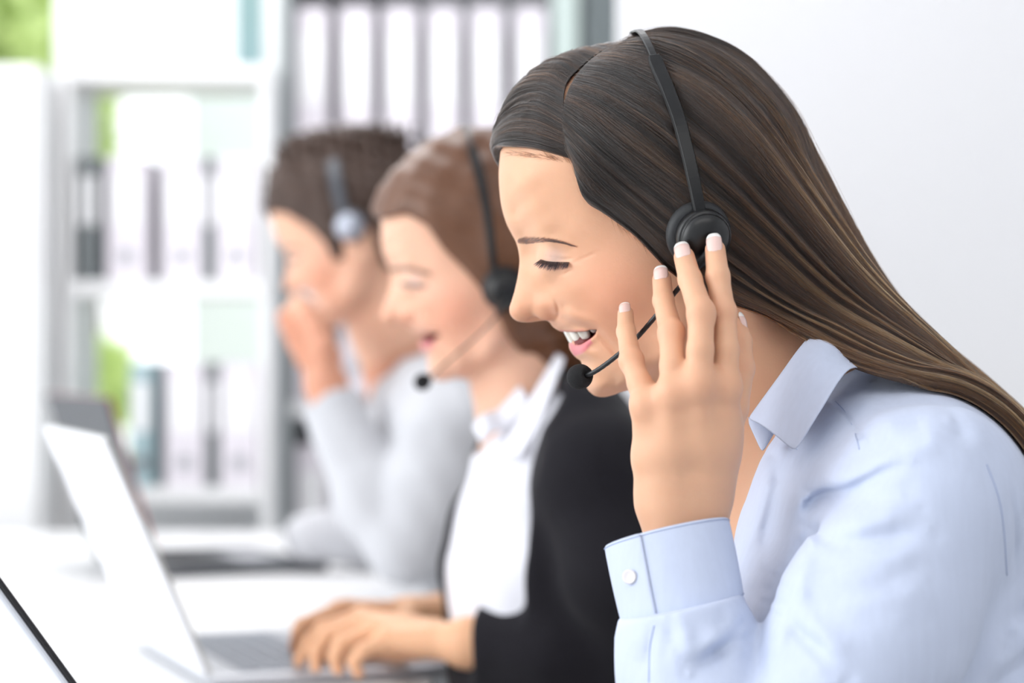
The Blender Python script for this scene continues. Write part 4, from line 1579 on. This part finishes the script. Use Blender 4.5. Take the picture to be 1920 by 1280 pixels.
def person_mesh(parent, fn, lo, hi, h, m, tone=None, name='body'):
    V, F = mesh_sdf(fn, lo, hi, h)
    if len(V) == 0:
        print('EMPTY', name)
    return mesh_np(name, V, F, m, parent, tone=None if tone is None else tone(V))


def head_region(pose, poly, off, extra=None):
    """hair mass: the skull swollen by off(p) and kept inside a side-view region"""
    q2 = [(P(a, b, -.06)[0], P(a, b, -.06)[2]) for a, b in poly]

    def f(p):
        q = pose.inv(p)
        d = HF.skull(q) - off(q)
        dp = poly_dist(q[:, 0], q[:, 2], q2, True)
        ins = in_poly(q[:, 0], q[:, 2], q2)
        d = smax(d, np.where(ins, -dp, dp), .006) * pose.s
        return d if extra is None else extra(p, d)
    return f


def wav(q, f, a, s_=0.0):
    return a * (np.sin(q[:, 0] * f + 1.3 + s_) * np.sin(q[:, 1] * f * .9 + s_ * 2) + .6 * np.sin(q[:, 2] * f * 1.7 + q[:, 0] * f * .6))


# ---- woman in the black blazer
W2 = Pose(P(908, 494, .72), 1.035, math.radians(3), math.radians(-5))
w2 = empty('person', P(1120, 1400, .72), label='woman in a black blazer and white blouse typing on the white laptop', cat='person')
NEARH = dict(
    index=[((560, 1240, .69), 5.5), ((578, 1205, .69), 6.5), ((606, 1178, .695), 7.5), ((676, 1160, .70), 9)],
    middle=[((592, 1256, .66), 5.5), ((592, 1222, .66), 6.5), ((612, 1192, .665), 7.5), ((684, 1170, .67), 9)],
    ring=[((634, 1260, .64), 5.5), ((628, 1232, .64), 6.5), ((640, 1206, .64), 7.5), ((700, 1182, .645), 9)],
    little=[((672, 1262, .62), 5), ((664, 1240, .62), 6), ((680, 1220, .62), 6.5), ((724, 1198, .625), 8.5)],
    thumb=[((640, 1252, .735), 6.5), ((690, 1240, .74), 8), ((750, 1222, .72), 10), ((820, 1205, .66), 14)])
FARH = dict(
    index=[((524, 1236, .745), 5.5), ((536, 1205, .76), 6.5), ((566, 1172, .785), 7.5), ((636, 1144, .82), 9)],
    middle=[((548, 1232, .77), 5.5), ((556, 1198, .79), 6.5), ((590, 1164, .815), 7.5), ((650, 1142, .85), 9)],
    ring=[((584, 1232, .79), 5.5), ((590, 1198, .81), 6.5), ((616, 1164, .87), 7.5), ((670, 1146, .875), 9)],
    little=[((620, 1230, .815), 5), ((624, 1200, .84), 6), ((644, 1172, .90), 6.5), ((688, 1152, .90), 8.5)],
    thumb=[((600, 1246, .725), 6.5), ((640, 1228, .765), 8), ((690, 1200, .78), 10), ((750, 1180, .82), 13)])


def gen_hand(p, H, wrist, r=.019):
    d = None
    W = P(*wrist)
    for n, ch in H.items():
        J = PL([c[0] for c in ch])
        for i in (0, 1):        # finger tips rest on the keys
            J[i][2] = max(J[i][2], CAM_Z - .31 + .0142 + ch[i][1] / 1000)
        e = chain(p, J, [c[1] / 1000 for c in ch], .003)
        e = smin(e, cap(p, J[-1], J[-1] * .3 + W * .7, ch[-1][1] / 1000 + .001, r * .8), .006)
        d = e if d is None else smin(d, e, .003)
    return smin(d, cap(p, W, W + .0001, r, r), .012)


def w2_body(p):
    p = p.astype(np.float32)
    d = near(p, W2.O, .20, lambda q: HF.sdf(W2.inv(q)))
    d = smin(d, chain(p, [P(965, 640, .72), P(985, 720, .725), P(1010, 800, .73)], [.048, .045, .052], .02), .012)
    d = smin(d, chain(p, [P(990, 800, .71), P(1010, 900, .72), P(1030, 1100, .73)], [.042, .045, .055], .02), .02)
    f = near(p, P(700, 1200, .66), .19, lambda q: gen_hand(q, NEARH, (880, 1205, .61)))
    f = smin(f, cap(p, P(880, 1205, .61), P(1010, 1215, .60), .0225, .030), .01)
    f = smin(f, chain(p, [P(1010, 1215, .60), P(1180, 1240, .62), P(1120, 900, .60), P(1010, 850, .70)], [.025, .034, .038, .03], .02), .01)
    g = near(p, P(650, 1180, .85), .17, lambda q: gen_hand(q, FARH, (770, 1160, .87)))
    g = smin(g, chain(p, [P(770, 1160, .87), P(900, 1150, .90), P(1040, 1160, .95), P(1030, 850, .84), P(1000, 830, .75)], [.021, .027, .034, .036, .03], .02), .01)
    return np.minimum(smin(d, f, .001), g)


SK2 = SKIN
lo, hi = P(500, 1330, .55), P(1260, 230, .98)
person_mesh(w2, w2_body, (lo[0], .50, CAM_Z - .34), (.30, 1.06, CAM_Z + .23), .0024, SK2, lambda V: np.where((np.linalg.norm(V - W2.O, axis=1) < .17)[:, None],
            HF.tones(W2.inv(V), base=(240, 190, 162), blush=1.3, brows=True), np.array(lin((232, 180, 142)), dtype=np.float32)[None, :]))

m_blazer = mat('black_blazer_cloth', (26, 24, 30), .85, spec=.2, sheen=.1, bump=(30, .3, .006))
m_blouse = mat('white_blouse', (240, 240, 248), .8, spec=.2, bump=(24, .5, .008))


def w2_tor(p, off):
    d = None
    for dy, r0 in ((-.06, .082), (0, .088), (.07, .082)):
        a, b, c = P(1050, 900, .72), P(1045, 1050, .72), P(1075, 1500, .72)
        a[1] += dy * .8; b[1] += dy; c[1] += dy
        e = chain(p, [a, b, c], [r0 - .004 + off, r0 + .014 + off, .10 + off], .02)
        d = e if d is None else smin(d, e, .03)
    d = smin(d, chain(p, [P(1040, 800, .72), P(1075, 830, .62), P(1110, 880, .58)], [.05 + off, .048 + off, .05 + off], .02), .03)
    d = smin(d, chain(p, [P(1040, 800, .72), P(1060, 830, .82), P(1060, 880, .88)], [.05 + off, .048 + off, .05 + off], .02), .03)
    return d


# the blouse shows in the open front between the lapels; the torso is turned a little towards the camera
def w2_open(p):
    """below 0 inside the open front of the blazer"""
    py = np.interp(p[:, 2], [P(0, 1200, .63)[2], P(0, 1110, .63)[2], P(0, 1000, .63)[2], P(0, 900, .63)[2], P(0, 800, .63)[2], P(0, 740, .63)[2]],
                   [P(985, 0, .63)[0], P(984, 0, .63)[0], P(988, 0, .63)[0], P(1004, 0, .63)[0], P(1022, 0, .63)[0], P(1050, 0, .63)[0]])
    n_ = p[:, 0] - py
    far = (p[:, 1] - .725) - np.interp(p[:, 2], [CAM_Z - .26, CAM_Z - .12], [.015, .06])
    low = P(0, 1180, .63)[2] - p[:, 2]
    return np.maximum(np.maximum(n_, far), low)


def w2_blouse(p):
    p = p.astype(np.float32)
    d = w2_tor(p, -.006) - .0016 * np.sin(p[:, 0] * 130 + p[:, 2] * 50)
    d = smin(d, cap(p, P(985, 880, .69), P(975, 1140, .68), .040, .044), .03)
    ck = chain(p, [P(960, 700, .72), P(975, 790, .70), P(955, 830, .68)], [.055, .050, .030], .01)
    return smax(d, -ck, .003)


def w2_blazer(p):
    p = p.astype(np.float32)
    d = w2_tor(p, .004)
    d = smax(d, -w2_open(p), .004)
    ck = chain(p, [P(960, 700, .72), P(1000, 800, .72)], [.062, .060], .01)
    d = smax(d, -ck, .003)
    a = chain(p, [P(1115, 890, .585), P(1165, 1060, .57), P(1190, 1225, .60)], [.056, .054, .050], .02)
    b = chain(p, [P(1190, 1225, .60), P(1040, 1218, .595), P(905, 1208, .61)], [.050, .044, .036], .02)
    n_ = P(880, 1205, .61) - P(1010, 1215, .60)
    n_ /= np.linalg.norm(n_)
    b = smax(b, (p - P(897, 1206, .61).astype(np.float32)) @ n_.astype(np.float32), .003)
    d = smin(d, smin(a, b, .012), .010)
    a = chain(p, [P(1060, 890, .88), P(1050, 1040, .93), P(1050, 1175, .93), P(830, 1150, .885)], [.055, .052, .044, .030], .015)
    d = smin(d, smax(a, P(832, 0, .88)[0] - p[:, 0], .003), .010)
    return d - .0012 * np.sin(p[:, 2] * 90 + p[:, 0] * 60)


lo, hi = (-.11, .46, CAM_Z - .42), (.36, 1.04, CAM_Z - .03)
person_mesh(w2, w2_blouse, lo, hi, .003, m_blouse, name='blouse')
person_mesh(w2, w2_blazer, lo, hi, .003, m_blazer, name='blazer')
# blouse collar and lapel
for pts, m_, nm in (([[(884, 800, .635), (905, 775, .64), (935, 765, .66), (975, 720, .67)], [(905, 835, .615), (925, 810, .62), (955, 800, .63), (990, 745, .64)]], m_blouse, 'blouse_collar'),
                    ([[(935, 850, .618), (965, 800, .615), (1000, 735, .64), (1045, 660, .68)], [(975, 860, .585), (1010, 800, .58), (1035, 735, .60), (1060, 672, .64)]], m_blouse, 'blouse_collar'),
                    ([[(1000, 925, .600), (1016, 850, .600), (1032, 780, .610), (1050, 690, .65)], [(1040, 900, .575), (1065, 850, .570), (1072, 780, .575), (1085, 700, .61)]], m_blazer, 'lapel')):
    a, b = spline(PL(pts[0]), 14), spline(PL(pts[1]), 14)
    sheet(nm, [a * (1 - v) + b * v + np.array([0, -.006 * math.sin(3.1 * v), 0]) for v in np.linspace(0, 1, 5)], m_, w2, .002)

m_brown2 = mat('warm_brown_hair', (104, 66, 42), .42, noise=(60, .25), bump=(160, .35, .001))
poly = [(880, 300), (935, 315), (1000, 300), (1060, 330), (1110, 390), (1180, 450), (1250, 520), (1300, 600), (1400, 680), (1620, 720), (1620, 20), (860, 20)]


def w2_extra(p, d):
    q = chain(p, [W2.fwd(P(1400, 330, -.02)), P(1030, 560, .72), P(1055, 680, .74), P(1090, 800, .80)], [.075, .062, .050, .035], .02)
    return smin(d, q - .0012 * np.sin(p[:, 1] * 400), .02)


person_mesh(w2, head_region(W2, poly, lambda q: .010 + wav(q, 180, .0008), w2_extra), (-.18, .55, CAM_Z - .12), (.22, .95, CAM_Z + .22), .0024, m_brown2, name='hair')
bd2 = [W2.fwd(q) for q in (PL(BAND) + (PL(BAND) - P(1230, 400, 0)) * .05)]
w2_set = headset('headset', 'black headset with microphone on the woman in the black blazer',
                 P(1230, 400, 0) + (BANDW - P(1230, 400, 0)) * 1.06 + np.array([-.020, 0, -.006]), P(1285, 478, -.088), P(1293, 484, -.102),
                 PL([(1305, 500, -.108), (1295, 520, -.108), (1270, 560, -.102), (1215, 625, -.090), (1150, 690, -.078), (1105, 738, -.068)]), P(1085, 752, -.062),
                 (m_plastic, m_matte, m_cushion, m_foam, m_boom), W2.O, xf=W2.fwd, boomr=.0010)

# ---- man in the grey sweater
M3P = Pose(P(655, 438, 1.55), 1.05, math.radians(-14), math.radians(6))
man = empty('person', P(800, 1250, 1.55), label='man in a light grey sweater, brown short hair, hand held at his mouth', cat='person')
MH = dict(
    index=[((566, 632, 1.45), 7), ((540, 622, 1.44), 7.5), ((533, 594, 1.44), 8.5), ((562, 570, 1.44), 10.5)],
    middle=[((584, 652, 1.44), 7), ((552, 650, 1.43), 7.5), ((544, 622, 1.425), 8.5), ((580, 590, 1.42), 10.5)],
    ring=[((596, 672, 1.43), 7), ((566, 676, 1.42), 7.5), ((558, 648, 1.415), 8.5), ((594, 615, 1.41), 10.5)],
    little=[((606, 690, 1.43), 6.5), ((580, 696, 1.42), 7), ((572, 672, 1.41), 8), ((606, 645, 1.40), 10)],
    thumb=[((556, 560, 1.48), 8), ((575, 575, 1.485), 9.5), ((600, 605, 1.48), 12), ((615, 670, 1.46), 16)])


def m_body(p):
    p = p.astype(np.float32)
    d = near(p, M3P.O, .21, lambda q: HF.sdf(M3P.inv(q), smile=False) * 1.0)
    # heavier jaw and ear
    d = smin(d, chain(p, [M3P.fwd(P(1150, 715, -.028)), M3P.fwd(P(1270, 640, -.048)), M3P.fwd(P(1330, 520, -.055))], [.014, .014, .012], .01), .015)
    d = smin(d, ell(p, M3P.fwd(P(1345, 470, -.078)), (.018, .006, .030)), .004)
    d = smin(d, chain(p, [P(712, 500, 1.55), P(745, 600, 1.56), P(780, 700, 1.57)], [.058, .060, .066], .02), .012)
    f = near(p, P(575, 630, 1.44), .15, lambda q: gen_hand(q, MH, (612, 722, 1.42), .024))
    f = smin(f, chain(p, [P(612, 722, 1.42), P(640, 800, 1.41), P(740, 1010, 1.38), P(790, 900, 1.39)], [.025, .028, .032, .032], .02), .01)
    return smin(smin(d, chain(p, [P(780, 700, 1.57), P(815, 900, 1.57)], [.055, .055], .02), .02), f, .001)


person_mesh(man, m_body, (-.36, 1.28, CAM_Z - .33), (.12, 1.80, CAM_Z + .30), .0032, SKIN, lambda V: np.where((np.linalg.norm(V - M3P.O, axis=1) < .17)[:, None],
            HF.tones(M3P.inv(V), base=(236, 186, 158), blush=1.0, smile=False, brows=True), np.array(lin((222, 160, 132)), dtype=np.float32)[None, :]))
m_sweater = mat('light_grey_sweater', (206, 207, 212), .9, spec=.15, sheen=.2, bump=(40, .5, .006))


def m_sweat(p):
    p = p.astype(np.float32)
    d = None
    for dy in (-.11, 0, .11):
        a, b, c = P(832, 860, 1.57), P(900, 975, 1.57), P(1060, 1110, 1.57)
        a[1] += dy * .8; b[1] += dy; c[1] += dy
        e = chain(p, [a, b, c], [.088, .095, .10], .02)
        d = e if d is None else smin(d, e, .03)
    d = smin(d, chain(p, [P(790, 740, 1.57), P(815, 775, 1.44), P(835, 820, 1.385)], [.068, .060, .062], .02), .03)
    d = smin(d, chain(p, [P(790, 740, 1.57), P(815, 775, 1.70), P(835, 820, 1.76)], [.068, .060, .062], .02), .03)
    ck = chain(p, [P(730, 610, 1.555), P(765, 705, 1.56)], [.070, .064], .01)
    d = smax(d, -ck, .004)
    a = chain(p, [P(838, 825, 1.38), P(812, 920, 1.37), P(762, 1020, 1.37)], [.060, .056, .048], .02)
    b = chain(p, [P(762, 1020, 1.37), P(700, 930, 1.39), P(618, 748, 1.415)], [.048, .046, .036], .02)
    n_ = P(612, 722, 1.42) - P(660, 830, 1.40)
    n_ /= np.linalg.norm(n_)
    b = smax(b, (p - P(618, 752, 1.415).astype(np.float32)) @ n_.astype(np.float32), .003)
    d = smin(d, smin(a, b, .012), .012)
    e = chain(p, [P(838, 825, 1.76), P(800, 1010, 1.80), P(580, 1005, 1.75)], [.058, .048, .034], .02)
    d = smin(d, e, .012)
    return d - .0018 * np.sin(p[:, 2] * 80 + p[:, 0] * 70) * np.sin(p[:, 0] * 50)


person_mesh(man, m_sweat, (-.32, 1.26, CAM_Z - .50), (.14, 1.92, CAM_Z + .02), .004, m_sweater, name='sweater')
m_short = mat('short_brown_hair', (66, 45, 34), .5, noise=(50, .3), bump=(140, 1.0, .003))
poly = [(860, 270), (925, 318), (990, 305), (1060, 325), (1110, 360), (1160, 400), (1200, 450), (1225, 520), (1262, 520), (1275, 450), (1310, 400), (1370, 410), (1395, 480), (1405, 560),
        (1460, 640), (1620, 640), (1620, 0), (860, 0)]


def m_off(q):
    top = np.clip((q[:, 2] - P(0, 300, 0)[2]) / .07, 0, 1)
    return .007 + .014 * top + wav(q, 230, .0018) + .0022 * np.sin(q[:, 0] * 420 + q[:, 1] * 160) * top


person_mesh(man, head_region(M3P, poly, m_off), M3P.O - .16, M3P.O + .17, .003, m_short, name='hair')
m_silver = mat('headset_silver', (176, 180, 192), .3, metal=.6)
m_gband = mat('headset_grey', (78, 82, 90), .4)
headset('headset', 'grey headset with a silver ear cup on the man in the grey sweater', BANDW + np.array([.006, 0, .004]), P(1342, 402, -.094), P(1346, 404, -.110), None, None,
        (m_silver, m_gband, m_gband, m_foam, m_boom), M3P.O, xf=M3P.fwd, bw=1.7)
# ------------------------------------------------------------------ room
m_wall = mat('wall_paint', (250, 250, 253), .9, spec=.2, noise=(3, .01), bump=(300, .1, .0004))
m_white = mat('white_laminate', (246, 246, 247), .35, noise=(5, .008))
m_floor = mat('floor_vinyl', (214, 214, 212), .4, noise=(6, .04))
m_frame = mat('window_frame_white', (244, 246, 246), .4)
DESK = CAM_Z - .31


def struct(name, ob, m):
    o = ob.build(name, m)
    o['kind'] = 'structure'
    return o


q = MB(); q.span((-3.2, -2.6, -.05), (2.6, 3.4, 0)); struct('floor', q, m_floor)
wx0, wx1, wz0, wz1 = P(-420, 0, 3.3)[0], P(522, 0, 3.3)[0], P(0, 930, 3.3)[2], 2.45
q = MB()
q.span((-3.2, 3.3, 0), (wx0, 3.42, 2.8))
q.span((wx0, 3.3, 0), (wx1, 3.42, wz0))
q.span((wx0, 3.3, wz1), (wx1, 3.42, 2.8))
q.span((wx1, 3.3, 0), (2.6, 3.42, 2.8))
struct('wall_back', q, m_wall)
q = MB()
xs = P(1165, 0, 1.9)[0]
q.span((xs, 1.9, 0), (2.6, 2.02, 2.8))
struct('wall_right', q, m_wall)
q = MB(); q.span((2.5, -2.6, 0), (2.62, 1.9, 2.8)); struct('wall_side', q, m_wall)
q = MB(); q.span((-3.2, -2.7, 2.8), (2.62, 3.42, 2.9)); struct('ceiling', q, m_wall)
q = MB(); q.span((-3.2, -2.72, 0), (2.62, -2.6, 2.8)); struct('wall_front', q, m_wall)
q = MB()
q.span((-3.2, -2.6, 0), (-3.1, 3.3, .35))
for y in (-2.6, -.6, 1.4, 3.22):
    q.span((-3.2, y, .35), (-3.1, y + .08, 2.8))
struct('wall_left', q, m_wall)
# window with frame and glass
fr = MB()
for x in (wx0, P(130, 0, 3.3)[0], wx1):
    fr.span((x - .03, 3.31, wz0), (x + .03, 3.37, wz1))
for z in (wz0, wz1):
    fr.span((wx0, 3.31, z - .03), (wx1, 3.37, z + .03))
w_ = fr.build('window_1', m_frame, bevel=.004)
w_['kind'] = 'structure'
gl = bpy.data.materials.new('window_glass')
gl.use_nodes = True
nt = gl.node_tree
b = nt.nodes['Principled BSDF']
b.inputs['Transmission Weight'].default_value = 1.0
b.inputs['Base Color'].default_value = (1, 1, 1, 1)
b.inputs['Roughness'].default_value = 0.0
b.inputs['IOR'].default_value = 1.02
q = MB(); q.span((wx0, 3.338, wz0), (wx1, 3.342, wz1)); q.build('pane', gl, w_)

# outside: trees, a teal-grey building, lawn
m_leaf = mat('leaves', (212, 231, 158), .8, noise=(2.5, .35))
m_bark = mat('bark', (120, 100, 80), .9)
m_build = mat('facade_teal_grey', (150, 176, 180), .8, noise=(1, .05))
m_grass = mat('lawn', (204, 208, 172), .9, noise=(1, .2))
q = MB(); q.span((-16, 3.6, -.3), (6, 24, -.06)); g = q.build('ground_outside', m_grass); g['kind'] = 'structure'


def tree(cx, cy, zc, r, label, seed):
    t = empty('tree', (cx, cy, -.06), label=label, cat='tree')
    rr = np.random.default_rng(seed)
    k = 1500
    c = rr.normal(0, 1, (k, 3))
    c /= np.linalg.norm(c, axis=1, keepdims=True)
    c = c * (rr.random((k, 1)) ** .33) * np.array(r) * (1 + .15 * np.sin(c * 5))
    c += np.array([cx, cy, zc])
    V, F = [], []
    for i, a in enumerate(c):
        u = rr.normal(0, 1, 3); u /= np.linalg.norm(u)
        v = np.cross(u, rr.normal(0, 1, 3)); v /= np.linalg.norm(v)
        s_ = rr.uniform(.06, .12)
        V += [a - u * s_, a + v * s_ * .5, a + u * s_, a - v * s_ * .5]
        F.append((4 * i, 4 * i + 1, 4 * i + 2, 4 * i + 3))
    mesh_np('crown', np.array(V), F, m_leaf, t, smooth=False)
    q = MB()
    q.tube([(cx, cy, -.06), (cx + .05, cy, zc * .5), (cx, cy, zc)], [.12, .09, .05], 10)
    q.build('trunk', m_bark, t, smooth=True)


def PX(px, py, Y):
    return P(px, py, Y)


a = PX(0, 30, 6.6)
tree(a[0], a[1], a[2], (.26, .5, .62), 'light green tree outside the window, at the top left corner', 5)
a = PX(140, 250, 8.2)
tree(a[0], a[1], a[2], (.13, .3, .33), 'small light green tree outside, seen above the upper row of binders', 6)
a = PX(170, 730, 7.0)
tree(a[0], a[1], a[2], (.10, .3, .16), 'low yellow-green bush outside, seen below the shelf gap', 7)
q = MB()
bx = PX(436, 0, 9.0)[0]
q.span((bx, 9.0, -.06), (bx + 3.2, 12, 6))
bd = q.build('building', m_build, bevel=.02)
q = MB(); q.span((PX(356, 0, 8.6)[0], 8.6, -.06), (bx + 3.2, 8.9, PX(0, 150, 8.6)[2]))
q.build('lower_wing', mat('facade_pale', (226, 231, 236), .8, noise=(1, .04)), bd)
tag(bd, 'teal-grey building outside the window, right of the bright sky', 'building')

# desk
q = MB(); q.span((-2.3, -.9, DESK - .028), (-.072, 2.45, DESK))
t = empty('desk', (-1.2, .8, 0), label='long white desk top the laptops stand on', cat='desk')
q.build('desk_top', m_white, t, bevel=.004)
for x in (-2.2, -.3):
    for y in (-.8, 2.3):
        q = MB(); q.span((x - .03, y - .03, 0), (x + .03, y + .03, DESK - .028)); q.build('leg', m_white, t, bevel=.003)

# shelving
m_grey = mat('shelf_grey', (104, 112, 114), .6)
m_grey2 = mat('shelf_light_grey', (160, 166, 168), .6)
m_back = mat('shelf_back_grey', (226, 226, 230), .8)
m_bind = mat('binder_white', (238, 232, 240), .55)
m_bdark = mat('binder_dark', (120, 126, 128), .6)
m_bteal = mat('binder_teal', (170, 196, 202), .6)
m_label = mat('binder_label', (250, 250, 252), .6)
m_ring = mat('binder_ring', (186, 187, 192), .4, metal=.3)


def binder(m, wd, ht, dp, label, group, hole=True):
    t = empty('binder', (0, 0, 0), label=label, cat='binder', group=group)
    q = MB(); q.span((-wd / 2, 0, 0), (wd / 2, dp, ht)); q.build('cover', m, t, bevel=.003, world=False)
    q = MB(); q.span((-wd * .36, -.0008, ht * .45), (wd * .36, .0006, ht * .85)); q.build('label_card', m_label, t, world=False)
    if hole:
        q = MB()
        M = Matrix.Translation((0, -.0006, ht * .2)) @ Matrix.Rotation(math.radians(90), 4, 'X')
        q.lathe([(.010, 0), (.014, 0), (.014, .0012), (.010, .0012), (.010, 0)], M, 20)
        q.build('finger_ring', m_ring, t, smooth=True, world=False)
    return t


def clone(o, loc, **kw):
    r = o.copy()
    COL.objects.link(r)
    r.location = loc
    for ch in o.children:
        c = ch.copy()
        COL.objects.link(c)
        c.parent = r
    tag(r, **kw)
    return r


# tall unit behind the people
YA = 2.9
kA = K(YA)
sh = empty('bookcase', (P(820, 0, YA)[0], YA + .16, 0), label='tall grey-framed bookcase full of white binders behind the people', cat='bookcase')
xl, xr = P(534, 0, YA)[0], P(1127, 0, YA)[0]
for x, w_ in ((xl, 12 * kA), (xr, 30 * kA)):
    q = MB(); q.span((x - w_, YA - .02, 0), (x + w_, YA + .33, 2.3)); q.build('side_panel', m_grey if x > 0 else m_grey2, sh, bevel=.003)
q = MB(); q.span((xl + .012, YA + .31, 0), (xr - .028, YA + .33, 2.3)); q.build('back_panel', m_back, sh)
zs = [P(0, 342, YA)[2], P(0, 342, YA)[2] - .40, P(0, 342, YA)[2] - .80]
zs.append(zs[0] + .44)
for z in zs:
    q = MB(); q.span((xl + .012, YA - .01, z - .026), (xr - .028, YA + .31, z)); q.build('shelf_board', m_white, sh, bevel=.002)
order = ['leftmost', 'second', 'third', 'fourth', 'fifth', 'sixth']
cx = [583, 667, 750, 832, 913, 995]
proto = None
for r_, z in enumerate(zs[:3]):
    row = ['top', 'middle', 'bottom'][r_]
    for i, x in enumerate(cx):
        lab = f'white binder, {order[i]} from the left in the {row} row of the tall bookcase'
        loc = (P(x, 0, YA)[0], YA + .015, z + .0005)
        if proto is None:
            proto = binder(m_bind, 60 * kA, .32, .27, lab, 'white binders in the tall bookcase')
            proto.location = loc
        else:
            clone(proto, loc, label=lab)
q = MB(); q.span((P(1036, 0, YA)[0], YA + .02, zs[0] + .001), (P(1086, 0, YA)[0], YA + .28, zs[0] + .36))
tag(q.build('box_file', mat('pale_green_card', (206, 220, 216), .7), bevel=.003), 'pale green box file at the right end of the top binder row', 'box file')

# open shelf in front of the window
YB = 2.75
kB = K(YB)
ub = empty('bookcase', (P(330, 0, YB)[0], YB + .14, 0), label='open white bookcase with no back standing in front of the window', cat='bookcase')
xl, xr = P(124, 0, YB)[0], P(498, 0, YB)[0]
for x in (xl, xr):
    q = MB(); q.span((x - 9 * kB, YB, 0), (x + 9 * kB, YB + .28, P(0, 122, YB)[2])); q.build('side_panel', m_white, ub, bevel=.003)
rowsB = [(P(0, 526, YB)[2], 'upper'), (P(0, 914, YB)[2], 'lower')]
for z in [P(0, 122, YB)[2], rowsB[0][0], rowsB[1][0]]:
    q = MB(); q.span((xl, YB, z - 30 * kB), (xr, YB + .28, z)); q.build('shelf_board', m_white, ub, bevel=.003)
pw = pd = pt = None
for z, nm in rowsB:
    hB = 232 * kB
    if nm == 'upper':
        items = [(152, 'd'), (174, 'd'), (236, 'w'), (340, 'w'), (391, 'd'), (442, 'w')]
    else:
        items = [(262, 't'), (345, 'w'), (397, 'd'), (448, 'w')]
    cnt = {'d': 0, 'w': 0, 't': 0}
    tot = {k: sum(1 for _, c in items if c == k) for k in cnt}
    for x, c in items:
        cnt[c] += 1
        word = {'d': 'dark grey', 'w': 'wide white', 't': 'pale teal'}[c]
        pos = '' if tot[c] == 1 else ('leftmost ' if cnt[c] == 1 else ('rightmost ' if cnt[c] == tot[c] else 'middle '))
        lab = f'{pos}{word} binder in the {nm} row of the open white bookcase'
        loc = (P(x, 0, YB)[0], YB + .01, z + .0005)
        if c == 'w':
            if pw is None:
                pw = binder(m_bind, 74 * kB, hB, .24, lab, 'white binders in the open bookcase'); pw.location = loc
            else:
                clone(pw, loc, label=lab)
        elif c == 'd':
            if pd is None:
                pd = binder(m_bdark, 19 * kB, hB, .24, lab, 'dark binders in the open bookcase', False); pd.location = loc
            else:
                clone(pd, loc, label=lab)
        else:
            pt = binder(m_bteal, 42 * kB, hB, .24, lab, 'teal binders in the open bookcase'); pt.location = loc
# plain box added as a stand-in for the bright white zone left of it
cb = empty('white_stand_in', (P(-200, 0, 2.6)[0], 2.8, 0), label='plain white stand-in box for a bright zone at the left edge, beside the open bookcase', cat='white_stand_in')
q = MB(); q.span((P(-700, 0, 2.6)[0], 2.6, 0), (P(74, 0, 2.6)[0], 3.05, P(0, 122, 2.6)[2])); q.build('stand_in_box', m_white, cb, bevel=.004)
q = MB(); q.span((P(-690, 0, 2.6)[0], 2.58, .1), (P(-220, 0, 2.6)[0], 2.599, P(0, 130, 2.6)[2])); q.build('front_panel', m_white, cb, bevel=.003)
q = MB(); q.span((P(-214, 0, 2.6)[0], 2.58, .1), (P(70, 0, 2.6)[0], 2.599, P(0, 130, 2.6)[2])); q.build('front_panel', m_white, cb, bevel=.003)


# ------------------------------------------------------------------ laptops
def laptop(label, hinge, yaw, lean, L, W, m_lid, m_edge, m_base, m_keys, bezel, scr):
    t = empty('laptop', hinge, rz=yaw, label=label, cat='laptop')
    q = MB(); q.span((0, 0, .001), (L, W, .0125)); q.build('base', m_base, t, bevel=.004, world=False)
    kb = MB()
    for i in range(5):
        for j in range(14):
            kb.span((.035 + i * .019, .02 + j * (W - .04) / 14, .0124), (.035 + i * .019 + .016, .02 + (j + .85) * (W - .04) / 14, .0138))
    kb.build('keyboard', m_keys, t, world=False)
    q = MB(); q.span((.145, W * .33, .0124), (.205, W * .67, .0130)); q.build('touchpad', m_edge, t, world=False)
    R = Matrix.Rotation(-lean, 3, 'Y')
    def rb(lo, hi, name, m, par, bev=0):
        c = [(a + b) / 2 for a, b in zip(lo, hi)]
        s_ = [b - a for a, b in zip(lo, hi)]
        q = MB()
        q.box(R @ Vector(c) + Vector((0, 0, .0125)), s_, R)
        return q.build(name, m, par, bevel=bev, world=False)
    lid = rb((-.0040, 0, .0), (.0, W, L), 'lid', m_lid, t, .0025)
    rb((.0, .0005, .0005), (.0035, W - .0005, L - .0005), 'bezel', bezel, lid, .0012)
    rb((.0035, .012, .016), (.0040, W - .012, L - .012), 'screen', scr, lid)
    return t


m_lidw = mat('laptop_white', (243, 244, 250), .3, coat=.2)
m_lids = mat('laptop_silver', (214, 218, 226), .3, metal=.35)
m_lidd = mat('laptop_dark', (66, 70, 76), .4)
m_edge = mat('laptop_edge', (196, 198, 204), .3, metal=.4)
m_keysg = mat('keys_grey', (150, 156, 166), .5)
m_keysd = mat('keys_dark', (40, 42, 46), .5)
m_black = mat('bezel_black', (22, 22, 26), .2)
m_bezw = mat('bezel_silver', (190, 190, 186), .35)
m_red = mat('laptop_red_trim', (176, 92, 92), .4)
m_scr = mat('screen_glass', (30, 34, 42), .12)
h = P(392, 0, .65)
laptop('white laptop the woman in the black blazer types on', (h[0], .65, DESK), math.radians(20), math.radians(23.5), .233, .32, m_lidw, m_edge, m_edge, m_keysg, m_bezw, m_scr)
h = P(300, 0, 1.65)
laptop('dark grey laptop in front of the man, farthest of the three laptops', (h[0], 1.65, DESK), math.radians(25), math.radians(17), .235, .32, m_lidd, m_edge, m_lidd, m_keysd, m_red, m_scr)
h = P(385, 0, -.12)
laptop('silver laptop with black edge at the bottom left corner, nearest to the camera', (-.178, -.12, DESK), math.radians(20), math.radians(35), .220, .31, m_lids, m_edge, m_edge, m_keysd, m_black, m_scr)
